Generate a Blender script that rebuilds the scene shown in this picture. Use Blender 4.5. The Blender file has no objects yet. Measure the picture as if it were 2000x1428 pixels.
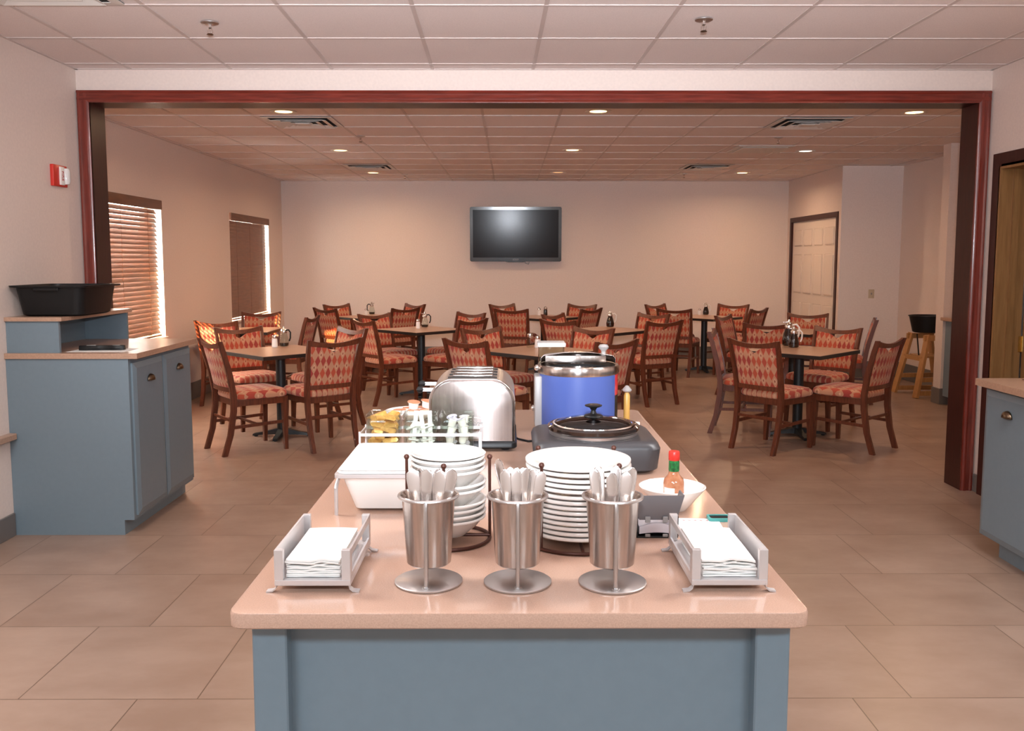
import bpy, bmesh, math, random
from mathutils import Vector, Matrix
random.seed(7)
PI = math.pi
sc = bpy.context.scene
COL = sc.collection

# ------------------------------------------------------------------ camera, world, sun, flash, exposure
#LP
PW_FLASH, PW_FRONT, PW_REAR, PW_DIN, PW_SKY, PW_SUN = 1230.0, 52.0, 82.0, 17.0, 52.0, 60.0
cam_d = bpy.data.cameras.new('camera')
cam = bpy.data.objects.new('camera', cam_d); COL.objects.link(cam)
cam.location = (0, 0, 1.53)
cam.rotation_euler = (PI/2 - 0.0975, 0, -0.0035)
cam_d.sensor_width = 36; cam_d.sensor_fit = 'HORIZONTAL'
cam_d.lens = 31.5; cam_d.shift_y = -0.017
cam_d.clip_start = 0.05; cam_d.clip_end = 100
sc.camera = cam

sc.view_settings.view_transform = 'Standard'
sc.view_settings.look = 'None'
sc.view_settings.exposure = 0.0
sc.view_settings.gamma = 1.0
sc.view_settings.use_curve_mapping = False

wd = bpy.data.worlds.new('sky'); sc.world = wd; wd.use_nodes = True
bgn = wd.node_tree.nodes['Background']
bgn.inputs[0].default_value = (1.0, 0.95, 0.88, 1); bgn.inputs[1].default_value = PW_SKY

def light(name, kind, loc, power, color, target=None, size=0.1, size_y=None, parent=None, spread=None):
    d = bpy.data.lights.new(name, kind); d.energy = power; d.color = color
    if kind == 'AREA':
        if size_y: d.shape = 'RECTANGLE'; d.size = size; d.size_y = size_y
        else: d.shape = 'DISK'; d.size = size
        if spread: d.spread = spread
    elif kind == 'SUN': d.angle = size
    else: d.shadow_soft_size = size
    o = bpy.data.objects.new(name, d); COL.objects.link(o); o.location = loc
    if target is not None:
        o.rotation_euler = (Vector(target) - Vector(loc)).to_track_quat('-Z', 'Y').to_euler()
    if parent: o.parent = parent
    return o
light('sun', 'SUN', (-8, -2, 6), PW_SUN, (1.0, 0.55, 0.22), target=(-8 + .35, -2 + 1.0, 6 - .31), size=0.009)
# the photographer's flash in the camera's hot shoe
fl = light('camera_flash', 'SPOT', (0.0, -0.03, 1.71), PW_FLASH, (.87, .92, 1.0), target=(0.0, 6.0, 3.31), size=0.03)
fl.data.spot_size = math.radians(77); fl.data.spot_blend = 1.0


# ------------------------------------------------------------------ materials
MATS = {}
def mat(name, base, rough=0.5, metal=0.0, spec=0.5, coat=0.0, emit=None, estr=0.0):
    if name in MATS: return MATS[name]
    m = bpy.data.materials.new(name); m.use_nodes = True
    b = m.node_tree.nodes['Principled BSDF']
    b.inputs['Base Color'].default_value = (*base, 1); b.inputs['Roughness'].default_value = rough
    b.inputs['Metallic'].default_value = metal; b.inputs['Specular IOR Level'].default_value = spec
    b.inputs['Coat Weight'].default_value = coat; b.inputs['Coat Roughness'].default_value = 0.12
    if emit: b.inputs['Emission Color'].default_value = (*emit, 1); b.inputs['Emission Strength'].default_value = estr
    MATS[name] = m
    return m
class N:
    """small helper for node graphs"""
    def __init__(s, m): s.t = m.node_tree; s.b = s.t.nodes['Principled BSDF']
    def n(s, typ, **kw):
        o = s.t.nodes.new(typ)
        for k, v in kw.items(): setattr(o, k, v)
        return o
    def l(s, a, b): s.t.links.new(a, b)
    def m(s, op, a, b=None, c=None):
        o = s.t.nodes.new('ShaderNodeMath'); o.operation = op
        for i, v in enumerate((a, b, c)):
            if v is None: continue
            if isinstance(v, (int, float)): o.inputs[i].default_value = v
            else: s.l(v, o.inputs[i])
        return o.outputs[0]
    def mix(s, f, a, b):
        o = s.t.nodes.new('ShaderNodeMix'); o.data_type = 'RGBA'
        for sock, v in ((o.inputs[0], f), (o.inputs[6], a), (o.inputs[7], b)):
            if isinstance(v, (int, float)): sock.default_value = v
            elif isinstance(v, tuple): sock.default_value = (*v, 1)
            else: s.l(v, sock)
        return o.outputs[2]
    def noise(s, vec, scale, detail=3, rough=.5):
        o = s.t.nodes.new('ShaderNodeTexNoise'); o.inputs['Scale'].default_value = scale
        o.inputs['Detail'].default_value = detail; o.inputs['Roughness'].default_value = rough
        if vec is not None: s.l(vec, o.inputs['Vector'])
        return o.outputs['Fac']
    def ramp(s, f, a, b):
        o = s.t.nodes.new('ShaderNodeMapRange'); o.inputs[1].default_value = a; o.inputs[2].default_value = b
        s.l(f, o.inputs[0]); return o.outputs[0]
    def bump(s, h, strength, dist=.01):
        o = s.t.nodes.new('ShaderNodeBump'); o.inputs['Strength'].default_value = strength; o.inputs['Distance'].default_value = dist
        s.l(h, o.inputs['Height']); s.l(o.outputs[0], s.b.inputs['Normal'])
    def coord(s, which='Object'):
        return s.n('ShaderNodeTexCoord').outputs[which]
    def scaled(s, v, sx, sy, sz):
        o = s.t.nodes.new('ShaderNodeMapping'); o.inputs['Scale'].default_value = (sx, sy, sz); s.l(v, o.inputs[0]); return o.outputs[0]

def noisy(name, a, b, scale, rough=.5, bump=0, sx=1, sy=1, sz=1, lo=.35, hi=.65, **kw):
    m = mat(name, a, rough, **kw); g = N(m); c = g.scaled(g.coord(), sx, sy, sz)
    f = g.ramp(g.noise(c, scale, 5), lo, hi)
    g.l(g.mix(f, a, b), g.b.inputs['Base Color'])
    if bump: g.bump(f, bump, .002)
    return m
M_wall = noisy('wall_paint', (.79, .665, .60), (.75, .63, .57), 60, .55, .06)
M_wall2 = noisy('wall_paint_paler', (.88, .78, .73), (.84, .74, .69), 60, .55, .06)  # paler version of the wall colour, used on the facing wall
M_blue = noisy('slate_blue_paint', (.166, .222, .264), (.160, .214, .255), 40, .42, .01)
M_quartz = noisy('tan_quartz', (.565, .36, .27), (.50, .315, .235), 420, .12, 0, lo=.4, hi=.6)
M_lam = noisy('tan_laminate', (.47, .29, .20), (.40, .245, .17), 90, .28)
M_wood = noisy('cherry_wood', (.150, .040, .018), (.095, .024, .011), 14, .30, .03, sx=5, sy=5, sz=.6)
M_mahog = noisy('mahogany_trim', (.215, .030, .018), (.13, .018, .011), 10, .25, .05, sx=6, sy=6, sz=.5, coat=.35)
M_mahogH = noisy('mahogany_header', (.215, .030, .018), (.13, .018, .011), 10, .25, .05, sx=.5, sy=6, sz=6, coat=.35)
M_dkmahog = noisy('dark_mahogany', (.050, .013, .010), (.036, .009, .007), 12, .36, .03, sx=6, sy=6, sz=.5, spec=.25)
M_oak = noisy('stained_jamb', (.30, .15, .055), (.24, .115, .04), 12, .4, .03, sx=6, sy=6, sz=.5)
M_pine = noisy('pine_wood', (.52, .27, .10), (.43, .21, .075), 12, .42, .03, sx=5, sy=5, sz=.6)
M_slat = noisy('blind_wood', (.17, .065, .030), (.125, .048, .022), 10, .42, .03, sx=5, sy=.5, sz=5)
M_white = mat('white_paint', (.80, .73, .68), .4)
M_door = mat('door_paint', (.76, .66, .58), .4)
M_base = mat('grey_base_tile', (.16, .14, .13), .45)
M_black = mat('black_plastic', (.007, .007, .0075), .42, spec=.3)
M_blackm = mat('black_iron', (.012, .013, .014), .45)
M_edge = mat('black_edge_band', (.02, .017, .015), .3)
M_cer = mat('white_ceramic', (.86, .82, .78), .12, coat=.4)
M_steel = noisy('brushed_steel', (.56, .50, .47), (.44, .39, .36), 9, .24, 0, sx=14, sy=14, sz=.25, metal=1.0)
M_steel.node_tree.nodes['Principled BSDF'].inputs['Anisotropic'].default_value = .85
M_steel.node_tree.nodes['Principled BSDF'].inputs['Anisotropic Rotation'].default_value = .25
M_toast = noisy('toaster_steel', (.40, .36, .34), (.34, .30, .285), 9, .19, 0, sx=14, sy=14, sz=.25, metal=1.0)
M_toast.node_tree.nodes['Principled BSDF'].inputs['Anisotropic'].default_value = .8
M_toast.node_tree.nodes['Principled BSDF'].inputs['Anisotropic Rotation'].default_value = .25
M_uten = mat('utensil_steel', (.70, .66, .64), .20, metal=1.0)
M_steelD = mat('satin_steel', (.55, .52, .51), .36, metal=1.0)
M_chrome = mat('chrome', (.80, .77, .75), .1, metal=1.0)
M_alu = mat('satin_aluminium', (.66, .63, .63), .42, metal=.6)
M_bronze = mat('antique_bronze', (.17, .12, .08), .3, metal=1.0)
M_brass = mat('brass', (.75, .50, .16), .3, metal=1.0)
M_rust = mat('brown_wire', (.085, .028, .018), .4, metal=.4)
M_ctile = noisy('ceiling_tile', (.83, .73, .70), (.76, .665, .64), 260, .85, .12, lo=.45, hi=.6)
M_tbar = mat('ceiling_tbar', (.62, .53, .50), .5)
M_tbarD = mat('diffuser_paint', (.70, .66, .62), .4)
M_dark = mat('dark_void', (.015, .013, .012), .8)
M_paper = mat('napkin_paper', (.88, .86, .83), .85)
M_paperL = mat('folded_paper', (.62, .57, .60), .75)
M_bluew = mat('blue_wrap', (.060, .095, .30), .30)
M_red = mat('red_plastic', (.60, .03, .02), .35)
M_redw = mat('red_print', (.50, .03, .035), .35)
M_green = noisy('green_foil', (.02, .20, .05), (.01, .07, .02), 160, .3)
M_sauce = noisy('pepper_sauce', (.52, .23, .12), (.42, .15, .07), 80, .12, coat=.5)
M_grey = mat('grey_plastic', (.30, .28, .27), .4)
M_greyd = mat('graphite_shell', (.045, .042, .045), .40)
M_flap = mat('grey_flap', (.17, .155, .16), .4)
M_lens = mat('clear_lens', (.75, .72, .70), .15)
M_gold = noisy('gold_foil', (.82, .47, .14), (.60, .29, .06), 60, .3, metal=.25)
M_jam = mat('jam_lid', (.66, .28, .16), .35)
M_lidbl = noisy('printed_lid', (.62, .60, .66), (.12, .12, .28), 70, .4, lo=.5, hi=.6)
M_honey = mat('amber_plastic', (.50, .28, .07), .3)
M_teal = mat('teal_plastic', (.08, .38, .36), .35)
M_syrup = mat('dark_syrup', (.014, .006, .004), .06, coat=.6)
M_shaker = mat('white_shaker', (.85, .80, .76), .3)
M_cream = mat('cream_plastic', (.60, .50, .36), .4)
M_screen = mat('dark_screen', (.014, .012, .013), .15, spec=.10)
M_bez = mat('tv_bezel', (.010, .008, .008), .10, coat=.6)
M_lamp = mat('lamp_glow', (1, .7, .35), .5, emit=(1.0, .60, .24), estr=7.0)
M_lampw = mat('lamp_glow_white', (1, .95, .9), .5, emit=(1.0, .85, .72), estr=2.5)
M_lampd = mat('lamp_glow_dim', (1, .7, .35), .5, emit=(1.0, .5, .2), estr=1.2)
M_can = mat('lamp_reflector', (.75, .52, .28), .25, metal=.8)
M_logo = mat('logo_etch', (.86, .80, .77), .5)
M_logog = mat('logo_grey', (.25, .25, .25), .5)

def glass(name, tint, rough=0.0, trans=.82):
    m = bpy.data.materials.new(name); m.use_nodes = True; t = m.node_tree
    for n in list(t.nodes): t.nodes.remove(n)
    o = t.nodes.new('ShaderNodeOutputMaterial'); a = t.nodes.new('ShaderNodeBsdfTransparent'); g = t.nodes.new('ShaderNodeBsdfGlossy')
    lw = t.nodes.new('ShaderNodeLayerWeight'); lw.inputs[0].default_value = .5
    p5 = t.nodes.new('ShaderNodeMath'); p5.operation = 'POWER'; p5.inputs[1].default_value = 4.0; t.links.new(lw.outputs['Facing'], p5.inputs[0])
    f = t.nodes.new('ShaderNodeMath'); f.operation = 'MULTIPLY_ADD'; f.inputs[1].default_value = .80; f.inputs[2].default_value = .045; t.links.new(p5.outputs[0], f.inputs[0])
    mx = t.nodes.new('ShaderNodeMixShader'); a.inputs[0].default_value = (*tint, 1); g.inputs['Roughness'].default_value = rough + .02
    t.links.new(f.outputs[0], mx.inputs[0]); t.links.new(a.outputs[0], mx.inputs[1]); t.links.new(g.outputs[0], mx.inputs[2]); t.links.new(mx.outputs[0], o.inputs[0])
    return m
M_glass = glass('clear_glass', (.90, .93, .90))
M_pane = glass('window_glass', (.95, .96, .95))
M_smoke = glass('smoked_lid_glass', (.45, .43, .43))

def floor_mat():
    m = mat('floor_tile', (.42, .28, .20), .30); g = N(m)
    sp = g.n('ShaderNodeSeparateXYZ'); g.l(g.coord(), sp.inputs[0]); T = .627
    y = g.m('DIVIDE', g.m('SUBTRACT', sp.outputs[1], 3.009), T); row = g.m('FLOOR', y)
    x = g.m('DIVIDE', g.m('SUBTRACT', g.m('ADD', sp.outputs[0], 1.72), g.m('MULTIPLY', row, .209)), T); colm = g.m('FLOOR', x)
    fx = g.m('ABSOLUTE', g.m('SUBTRACT', g.m('FRACT', x), .5)); fy = g.m('ABSOLUTE', g.m('SUBTRACT', g.m('FRACT', y), .5))
    line = g.m('GREATER_THAN', g.m('MAXIMUM', fx, fy), .5 - .0022/T)
    cb = g.n('ShaderNodeCombineXYZ'); g.l(colm, cb.inputs[0]); g.l(row, cb.inputs[1])
    wn = g.n('ShaderNodeTexWhiteNoise'); g.l(cb.outputs[0], wn.inputs['Vector'])
    v = g.n('ShaderNodeVectorMath', operation='ADD'); g.l(g.coord(), v.inputs[0]); g.l(wn.outputs['Color'], v.inputs[1])
    f = g.ramp(g.noise(g.scaled(v.outputs[0], 1, 1.8, 1), 2.2, 6, .6), .33, .68)
    f2 = g.noise(v.outputs[0], 14, 5, .6)
    c = g.mix(f, (.36, .246, .188), (.265, .167, .12))
    c = g.mix(g.m('MULTIPLY', f2, .30), c, (.37, .265, .205))
    c = g.mix(g.m('MULTIPLY', wn.outputs['Value'], .16), c, (.23, .14, .10))
    c = g.mix(line, c, (.14, .085, .055))
    g.l(c, g.b.inputs['Base Color'])
    g.l(g.m('ADD', g.m('MULTIPLY', f2, .16), .26), g.b.inputs['Roughness'])
    g.bump(g.m('SUBTRACT', g.m('MULTIPLY', f2, .15), line), .12, .003)
    return m
M_floor = floor_mat()

def fabric_mat():
    m = mat('harlequin_fabric', (.5, .1, .06), .8, spec=.25); g = N(m)
    sp = g.n('ShaderNodeSeparateXYZ'); g.l(g.coord('UV'), sp.inputs[0])
    u = g.m('DIVIDE', sp.outputs[0], .046); v = g.m('DIVIDE', sp.outputs[1], .098)
    def cell(du, dv):
        uu = g.m('ADD', u, du); vv = g.m('ADD', v, dv)
        d = g.m('ADD', g.m('ABSOLUTE', g.m('SUBTRACT', g.m('FRACT', uu), .5)), g.m('ABSOLUTE', g.m('SUBTRACT', g.m('FRACT', vv), .5)))
        return d, g.m('FLOOR', uu), g.m('FLOOR', vv)
    d, iu, iv = cell(0, 0); d2, ju, jv = cell(.5, .5)
    cb = g.n('ShaderNodeCombineXYZ'); g.l(iu, cb.inputs[0]); g.l(iv, cb.inputs[1])
    wn = g.n('ShaderNodeTexWhiteNoise'); g.l(cb.outputs[0], wn.inputs['Vector'])
    tan = (.50, .235, .135)
    red = g.mix(g.ramp(wn.outputs['Value'], .2, .8), (.31, .022, .020), (.46, .062, .026))
    c = g.mix(g.m('LESS_THAN', d, .455), tan, red)
    alt = g.m('LESS_THAN', g.m('ABSOLUTE', g.m('MODULO', g.m('ADD', ju, jv), 2.0)), .5)
    dot = g.m('MULTIPLY', g.m('LESS_THAN', d2, .12), alt)
    ring = g.m('MULTIPLY', g.m('MULTIPLY', g.m('LESS_THAN', d2, .27), g.m('GREATER_THAN', d2, .20)), alt)
    c = g.mix(ring, c, (.70, .40, .26)); c = g.mix(dot, c, (.22, .07, .04))
    n = g.noise(g.coord('UV'), 900, 2); c = g.mix(g.m('MULTIPLY', n, .25), c, (.45, .20, .12))
    g.l(c, g.b.inputs['Base Color']); g.bump(n, .1, .001)
    g.b.inputs['Sheen Weight'].default_value = .15
    return m
M_fab = fabric_mat()

# ------------------------------------------------------------------ mesh helpers
def B(): return bmesh.new()
def box(bm, x0, y0, z0, x1, y1, z1, bev=0, seg=2):
    r = bmesh.ops.create_cube(bm, size=1)
    vs = r['verts']
    for v in vs: v.co = Vector(((x0+x1)/2 + v.co.x*(x1-x0), (y0+y1)/2 + v.co.y*(y1-y0), (z0+z1)/2 + v.co.z*(z1-z0)))
    if bev:
        es = list({e for v in vs for e in v.link_edges})
        bmesh.ops.bevel(bm, geom=es, offset=bev, segments=seg, profile=.5, affect='EDGES')
    return bm
def lathe(bm, prof, n=32, c=(0, 0, 0), sx=1, sy=1, cap0=False, cap1=False):
    rings = []
    for r, z in prof:
        if r < 1e-6: rings.append([bm.verts.new((c[0], c[1], c[2]+z))])
        else: rings.append([bm.verts.new((c[0]+r*sx*math.cos(2*PI*i/n), c[1]+r*sy*math.sin(2*PI*i/n), c[2]+z)) for i in range(n)])
    for a, b in zip(rings, rings[1:]):
        for i in range(n):
            j = (i+1) % n
            if len(a) == 1 and len(b) == 1: continue
            if len(a) == 1: bm.faces.new((a[0], b[j], b[i]))
            elif len(b) == 1: bm.faces.new((a[i], a[j], b[0]))
            else: bm.faces.new((a[i], a[j], b[j], b[i]))
    if cap0 and len(rings[0]) > 1: bm.faces.new(list(reversed(rings[0])))
    if cap1 and len(rings[-1]) > 1: bm.faces.new(rings[-1])
    return bm
def tube(bm, pts, r, n=8, closed=False, rz=None):
    pts = [Vector(p) for p in pts]; rings = []; m = len(pts)
    up = None
    for i, p in enumerate(pts):
        a = pts[(i-1) % m] if (closed or i) else p; b = pts[(i+1) % m] if (closed or i < m-1) else p
        t = (b-a).normalized()
        if up is None:
            up = Vector((0, 0, 1)) if abs(t.z) < .9 else Vector((1, 0, 0))
        s = t.cross(up)
        if s.length < 1e-4: s = t.cross(Vector((0, 1, .3)))
        s.normalize(); u = s.cross(t).normalized(); up = u
        rr = r[i] if isinstance(r, (list, tuple)) else r
        r2 = rz if rz else rr
        rings.append([bm.verts.new(p + s*rr*math.cos(2*PI*k/n) + u*r2*math.sin(2*PI*k/n)) for k in range(n)])
    pr = list(zip(rings, rings[1:])) + ([(rings[-1], rings[0])] if closed else [])
    for a, b in pr:
        for k in range(n):
            j = (k+1) % n; bm.faces.new((a[k], b[k], b[j], a[j]))
    if not closed:
        bm.faces.new(rings[0]); bm.faces.new(list(reversed(rings[-1])))
    return bm
def prism(bm, outline, a, b, axis='z'):
    def P(p, h):
        return (p[0], p[1], h) if axis == 'z' else ((p[0], h, p[1]) if axis == 'y' else (h, p[0], p[1]))
    lo = [bm.verts.new(P(p, a)) for p in outline]; hi = [bm.verts.new(P(p, b)) for p in outline]
    bm.faces.new(list(reversed(lo))); bm.faces.new(hi)
    n = len(outline)
    for i in range(n): bm.faces.new((lo[i], lo[(i+1) % n], hi[(i+1) % n], hi[i]))
    return bm
def rrect(x0, y0, x1, y1, r, n=5):
    pts = []
    for cx, cy, a0 in ((x1-r, y1-r, 0), (x0+r, y1-r, 90), (x0+r, y0+r, 180), (x1-r, y0+r, 270)):
        for i in range(n+1):
            a = math.radians(a0 + 90*i/n); pts.append((cx+r*math.cos(a), cy+r*math.sin(a)))
    return pts
def loft(bm, loops, cap=True):
    rs = [[bm.verts.new(p) for p in l] for l in loops]; n = len(rs[0])
    for a, b in zip(rs, rs[1:]):
        for i in range(n): bm.faces.new((a[i], a[(i+1) % n], b[(i+1) % n], b[i]))
    if cap:
        bm.faces.new(list(reversed(rs[0]))); bm.faces.new(rs[-1])
    return bm
def bar(bm, p, q, w, h):
    """square bar between two points"""
    p, q = Vector(p), Vector(q); t = (q-p).normalized()
    up = Vector((0, 0, 1)) if abs(t.z) < .95 else Vector((0, 1, 0))
    s = t.cross(up).normalized(); u = s.cross(t)
    loft(bm, [[tuple(c + s*a*w/2 + u*b*h/2) for a, b in ((-1, -1), (1, -1), (1, 1), (-1, 1))] for c in (p, q)])
    return bm
def obj(name, bm, m, parent=None, smooth=True, ang=35, uvf=None, loc=None):
    bmesh.ops.recalc_face_normals(bm, faces=bm.faces)
    if uvf:
        uv = bm.loops.layers.uv.new('UVMap')
        for f in bm.faces:
            for l in f.loops: l[uv].uv = uvf(l.vert.co)
    for f in bm.faces: f.smooth = smooth
    lim = math.radians(ang)
    for e in bm.edges:
        if len(e.link_faces) == 2 and e.calc_face_angle(0) > lim: e.smooth = False
    me = bpy.data.meshes.new(name); bm.to_mesh(me); bm.free()
    o = bpy.data.objects.new(name, me); COL.objects.link(o)
    for mm in (m if isinstance(m, (list, tuple)) else [m]): me.materials.append(mm)
    if parent: o.parent = parent
    if loc: o.location = loc
    return o
def tag(o, label=None, cat=None, group=None, kind=None):
    if label: o['label'] = label
    if cat: o['category'] = cat
    if group: o['group'] = group
    if kind: o['kind'] = kind
    return o
def thing(name, label, cat, loc=(0, 0, 0), rz=0, group=None):
    o = bpy.data.objects.new(name, None); COL.objects.link(o); o.empty_display_size = .05
    o.location = loc; o.rotation_euler = (0, 0, rz)
    return tag(o, label, cat, group)
def struct(name, bm, m, parent=None, smooth=False):
    o = obj(name, bm, m, parent, smooth)
    if not parent: o['kind'] = 'structure'
    return o
def copy_tree(o, parent=None):
    c = o.copy(); COL.objects.link(c)
    if parent: c.parent = parent
    for ch in list(o.children): copy_tree(ch, c)
    return c
def dup(o, loc, rz=0, label=None, group=None):
    c = copy_tree(o); c.location = loc; c.rotation_euler = (0, 0, rz)
    if label: c['label'] = label
    if group: c['group'] = group
    return c
def text_mesh(name, s, size, m, parent, mtx, shear=0, extrude=.0006):
    cu = bpy.data.curves.new(name, 'FONT'); cu.body = s; cu.size = size; cu.align_x = 'CENTER'; cu.align_y = 'CENTER'; cu.shear = shear; cu.extrude = extrude
    t = bpy.data.objects.new(name, cu); COL.objects.link(t)
    dg = bpy.context.evaluated_depsgraph_get(); dg.update()
    me = bpy.data.meshes.new_from_object(t.evaluated_get(dg))
    bpy.data.objects.remove(t); bpy.data.curves.remove(cu)
    me.materials.clear(); me.materials.append(m)
    o = bpy.data.objects.new(name, me); COL.objects.link(o); me.name = name
    me.transform(mtx); o.parent = parent
    return o
FACE_CAM = Matrix.Rotation(PI/2, 4, 'X')        # text that reads from the -Y side

# ------------------------------------------------------------------ the rooms
ZC = 2.745
XL, XR, XD, XD2 = -2.765, 3.10, -3.50, 5.30      # front room walls, dining room walls
Y0, YO, YP, YF = -3.0, 5.87, 6.07, 13.95        # back wall, opening wall front/rear, far wall
b = B(); box(b, -3.75, Y0-.2, -.1, 5.6, YF+.2, 0); struct('floor', b, M_floor)
b = B(); box(b, -3.75, Y0-.2, ZC, 5.6, YF+.2, ZC+.1); struct('ceiling', b, M_ctile)
b = B(); box(b, XL-.15, Y0, 0, XL, YO, ZC); struct('wall_left', b, M_wall)
b = B(); box(b, XL-.15, Y0-.15, 0, 4.6, Y0, ZC); struct('wall_back', b, M_wall)
# right wall of the front room with a doorway
b = B(); box(b, XR, Y0, 0, XR+.15, 4.72, ZC); box(b, XR, 5.70, 0, XR+.15, YO, ZC); box(b, XR, 4.72, 2.13, XR+.15, 5.70, ZC); struct('wall_right', b, M_wall)
b = B(); box(b, 4.4, Y0, 0, 4.55, YO, ZC); struct('wall_side_room', b, M_wall)
# wall with the wide opening
OL, OR, OT = -2.682, 3.015, 2.535
b = B(); box(b, XD-.2, YO, 0, OL-.03, YP, ZC); box(b, OR+.03, YO, 0, XD2+.2, YP, ZC); box(b, OL-.03, YO, OT+.03, OR+.03, YP, ZC); struct('wall_opening', b, M_wall)
def casing_profile(bm, p0, p1, w, into):
    """stepped casing between two points on the wall face y=YO; w = width direction vector (points to the opening)"""
    p0, p1, w = Vector(p0), Vector(p1), Vector(w)
    pr = [(0, 0), (0, .020), (.012, .024), (.020, .016), (.034, .016), (.044, .021), (.058, .021), (.066, .014), (.075, .012), (.075, 0)]
    loft(bm, [[tuple(p + w*a + Vector((0, -d, 0))) for a, d in pr] for p in (p0, p1)])
b = B(); casing_profile(b, (OL-.075, YO, 0), (OL-.075, YO, OT+.075), (1, 0, 0), 0); struct('trim_1', b, M_mahog, smooth=True)
b = B(); casing_profile(b, (OR+.075, YO, 0), (OR+.075, YO, OT+.075), (-1, 0, 0), 0); struct('trim_2', b, M_mahog, smooth=True)
b = B(); casing_profile(b, (OL-.075, YO-.001, OT+.075), (OR+.075, YO-.001, OT+.075), (0, 0, -1), 0); struct('trim_3', b, M_mahogH, smooth=True)
b = B(); box(b, OL-.03, YO-.012, 0, OL, YP+.01, OT); box(b, OR, YO-.012, 0, OR+.03, YP+.01, OT); box(b, OL-.03, YO-.012, OT, OR+.03, YP+.01, OT+.03); struct('trim_4', b, M_dkmahog)
# dining room left wall with two window recesses
W = [(7.27, 9.12), (11.33, 13.16)]; WZ0, WZ1 = .74, 2.13
b = B(); ys = [YP-.0, W[0][0], W[0][1], W[1][0], W[1][1], YF]
for i in (0, 2, 4): box(b, XD-.22, ys[i], 0, XD, ys[i+1], ZC)
for a, c in W: box(b, XD-.22, a, 0, XD, c, WZ0); box(b, XD-.22, a, WZ1, XD, c, ZC)
struct('wall_dining_left', b, M_wall)
b = B(); box(b, XD-.22, YF, 0, XD2+.2, YF+.15, ZC); struct('wall_far', b, M_wall)
# right side: door wall, white facing wall, recess wall, stub
XDW = 4.31
b = B(); box(b, XDW, 13.80, 0, XDW+.12, YF, ZC); box(b, XDW, 11.72, 0, XDW+.12, 11.80, ZC); box(b, XDW, 11.80, 2.13, XDW+.12, 13.80, ZC)
struct('wall_door', b, M_wall)
b = B(); box(b, XDW+.12, 11.72, 0, XD2, 11.84, ZC); box(b, XDW, 11.715, 0, XDW+.12, 11.7199, ZC); struct('wall_facing', b, M_wall2)
b = B(); box(b, XD2, YP, 0, XD2+.15, YF, ZC); box(b, 5.10, 9.5, 0, XD2, 11.72, ZC); struct('wall_dining_right', b, M_wall)
b = B(); box(b, 4.60, 9.46, 0, 5.12, 9.62, ZC); struct('wall_stub', b, M_wall)
# baseboards
def base(name, x0, y0, x1, y1, h=.19): b = B(); box(b, x0, y0, 0, x1, y1, h, .003, 1); struct(name, b, M_base)
base('baseboard_left', XL, Y0, XL+.012, 4.895, .13)
base('baseboard_far', XD, YF-.012, XDW, YF)
base('baseboard_dining_left', XD, YP, XD+.012, YF)
base('baseboard_door_wall', XDW, 11.703, 5.10, 11.715, .21)
base('baseboard_recess', 5.09, 9.62, 5.10, 11.70, .21)
base('baseboard_stub', 4.588, 9.448, 5.12, 9.632, .17)
base('baseboard_right', XR-.012, 5.785, XR, YO-.03, .12)
# far six-panel door with dark frame
b = B(); box(b, XDW+.02, 11.87, 0.01, XDW+.06, 13.73, 2.10)
for (z0, z1) in ((.22, .92), (1.05, 1.62), (1.74, 1.98)):
    for k in range(4):
        y0 = 11.99 + k*.435
        if True: box(b, XDW+.008, y0, z0, XDW+.03, y0+.33, z1, .018, 2)
d1 = struct('door_1', b, M_door)
b = B(); box(b, XDW-.012, 11.80, 0, XDW+.11, 11.87, 2.17); box(b, XDW-.012, 13.73, 0, XDW+.11, 13.80, 2.17); box(b, XDW-.012, 11.87, 2.10, XDW+.11, 13.73, 2.17); struct('trim_5', b, M_dkmahog)
# near doorway on the right: casing, stained jamb, door leaf swung into the side room, brass hinges
b = B(); box(b, XR-.02, 5.69, 0, XR, 5.775, 2.20); box(b, XR-.02, 4.64, 2.115, XR, 5.69, 2.20); box(b, XR-.02, 4.64, 0, XR, 4.725, 2.115); struct('trim_6', b, M_dkmahog)
b = B(); box(b, XR-.02, 5.675, 0, XR+.16, 5.70, 2.115); box(b, XR-.02, 4.72, 0, XR+.16, 4.745, 2.115); box(b, XR-.02, 4.745, 2.10, XR+.16, 5.675, 2.13); box(b, XR+.06, 5.660, 0, XR+.10, 5.676, 2.10); struct('trim_7', b, M_oak)
b = B(); box(b, XR+.165, 5.625, .02, XR+1.05, 5.665, 2.09); dr = struct('door_2', b, M_oak)
for hz in (.95, 1.78):
    b = B(); box(b, XR+.145, 5.668, hz, XR+.185, 5.674, hz+.10); lathe(b, [(.007, 0), (.007, .10)], 10, (XR+.168, 5.664, hz), cap0=True, cap1=True)
    for q in (.02, .05, .08): lathe(b, [(.004, 0), (.0, .002)], 8, (XR+.157, 5.66, hz+q))
    o = obj('hinge', b, M_brass, dr); o['label'] = 'brass hinge'
# windows: frame, pane and lit sky beyond
for i, (a, c) in enumerate(W):
    b = B(); x0, x1 = XD-.20, XD-.15
    box(b, x0, a, WZ0, x1, a+.05, WZ1); box(b, x0, c-.05, WZ0, x1, c, WZ1); box(b, x0, a, WZ0, x1, c, WZ0+.05); box(b, x0, a, WZ1-.05, x1, c, WZ1); box(b, x0, a, (WZ0+WZ1)/2-.025, x1, c, (WZ0+WZ1)/2+.025)
    w = struct('window_%d' % (i+1), b, M_white)
    b = B(); box(b, XD-.178, a+.05, WZ0+.05, XD-.172, c-.05, WZ1-.05); obj('window_pane', b, M_pane, w, False)
    b = B(); box(b, XD-.15, a, WZ0, XD+.03, c, WZ0+.02, .004, 1); obj('window_sill', b, M_white, w, False)
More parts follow.
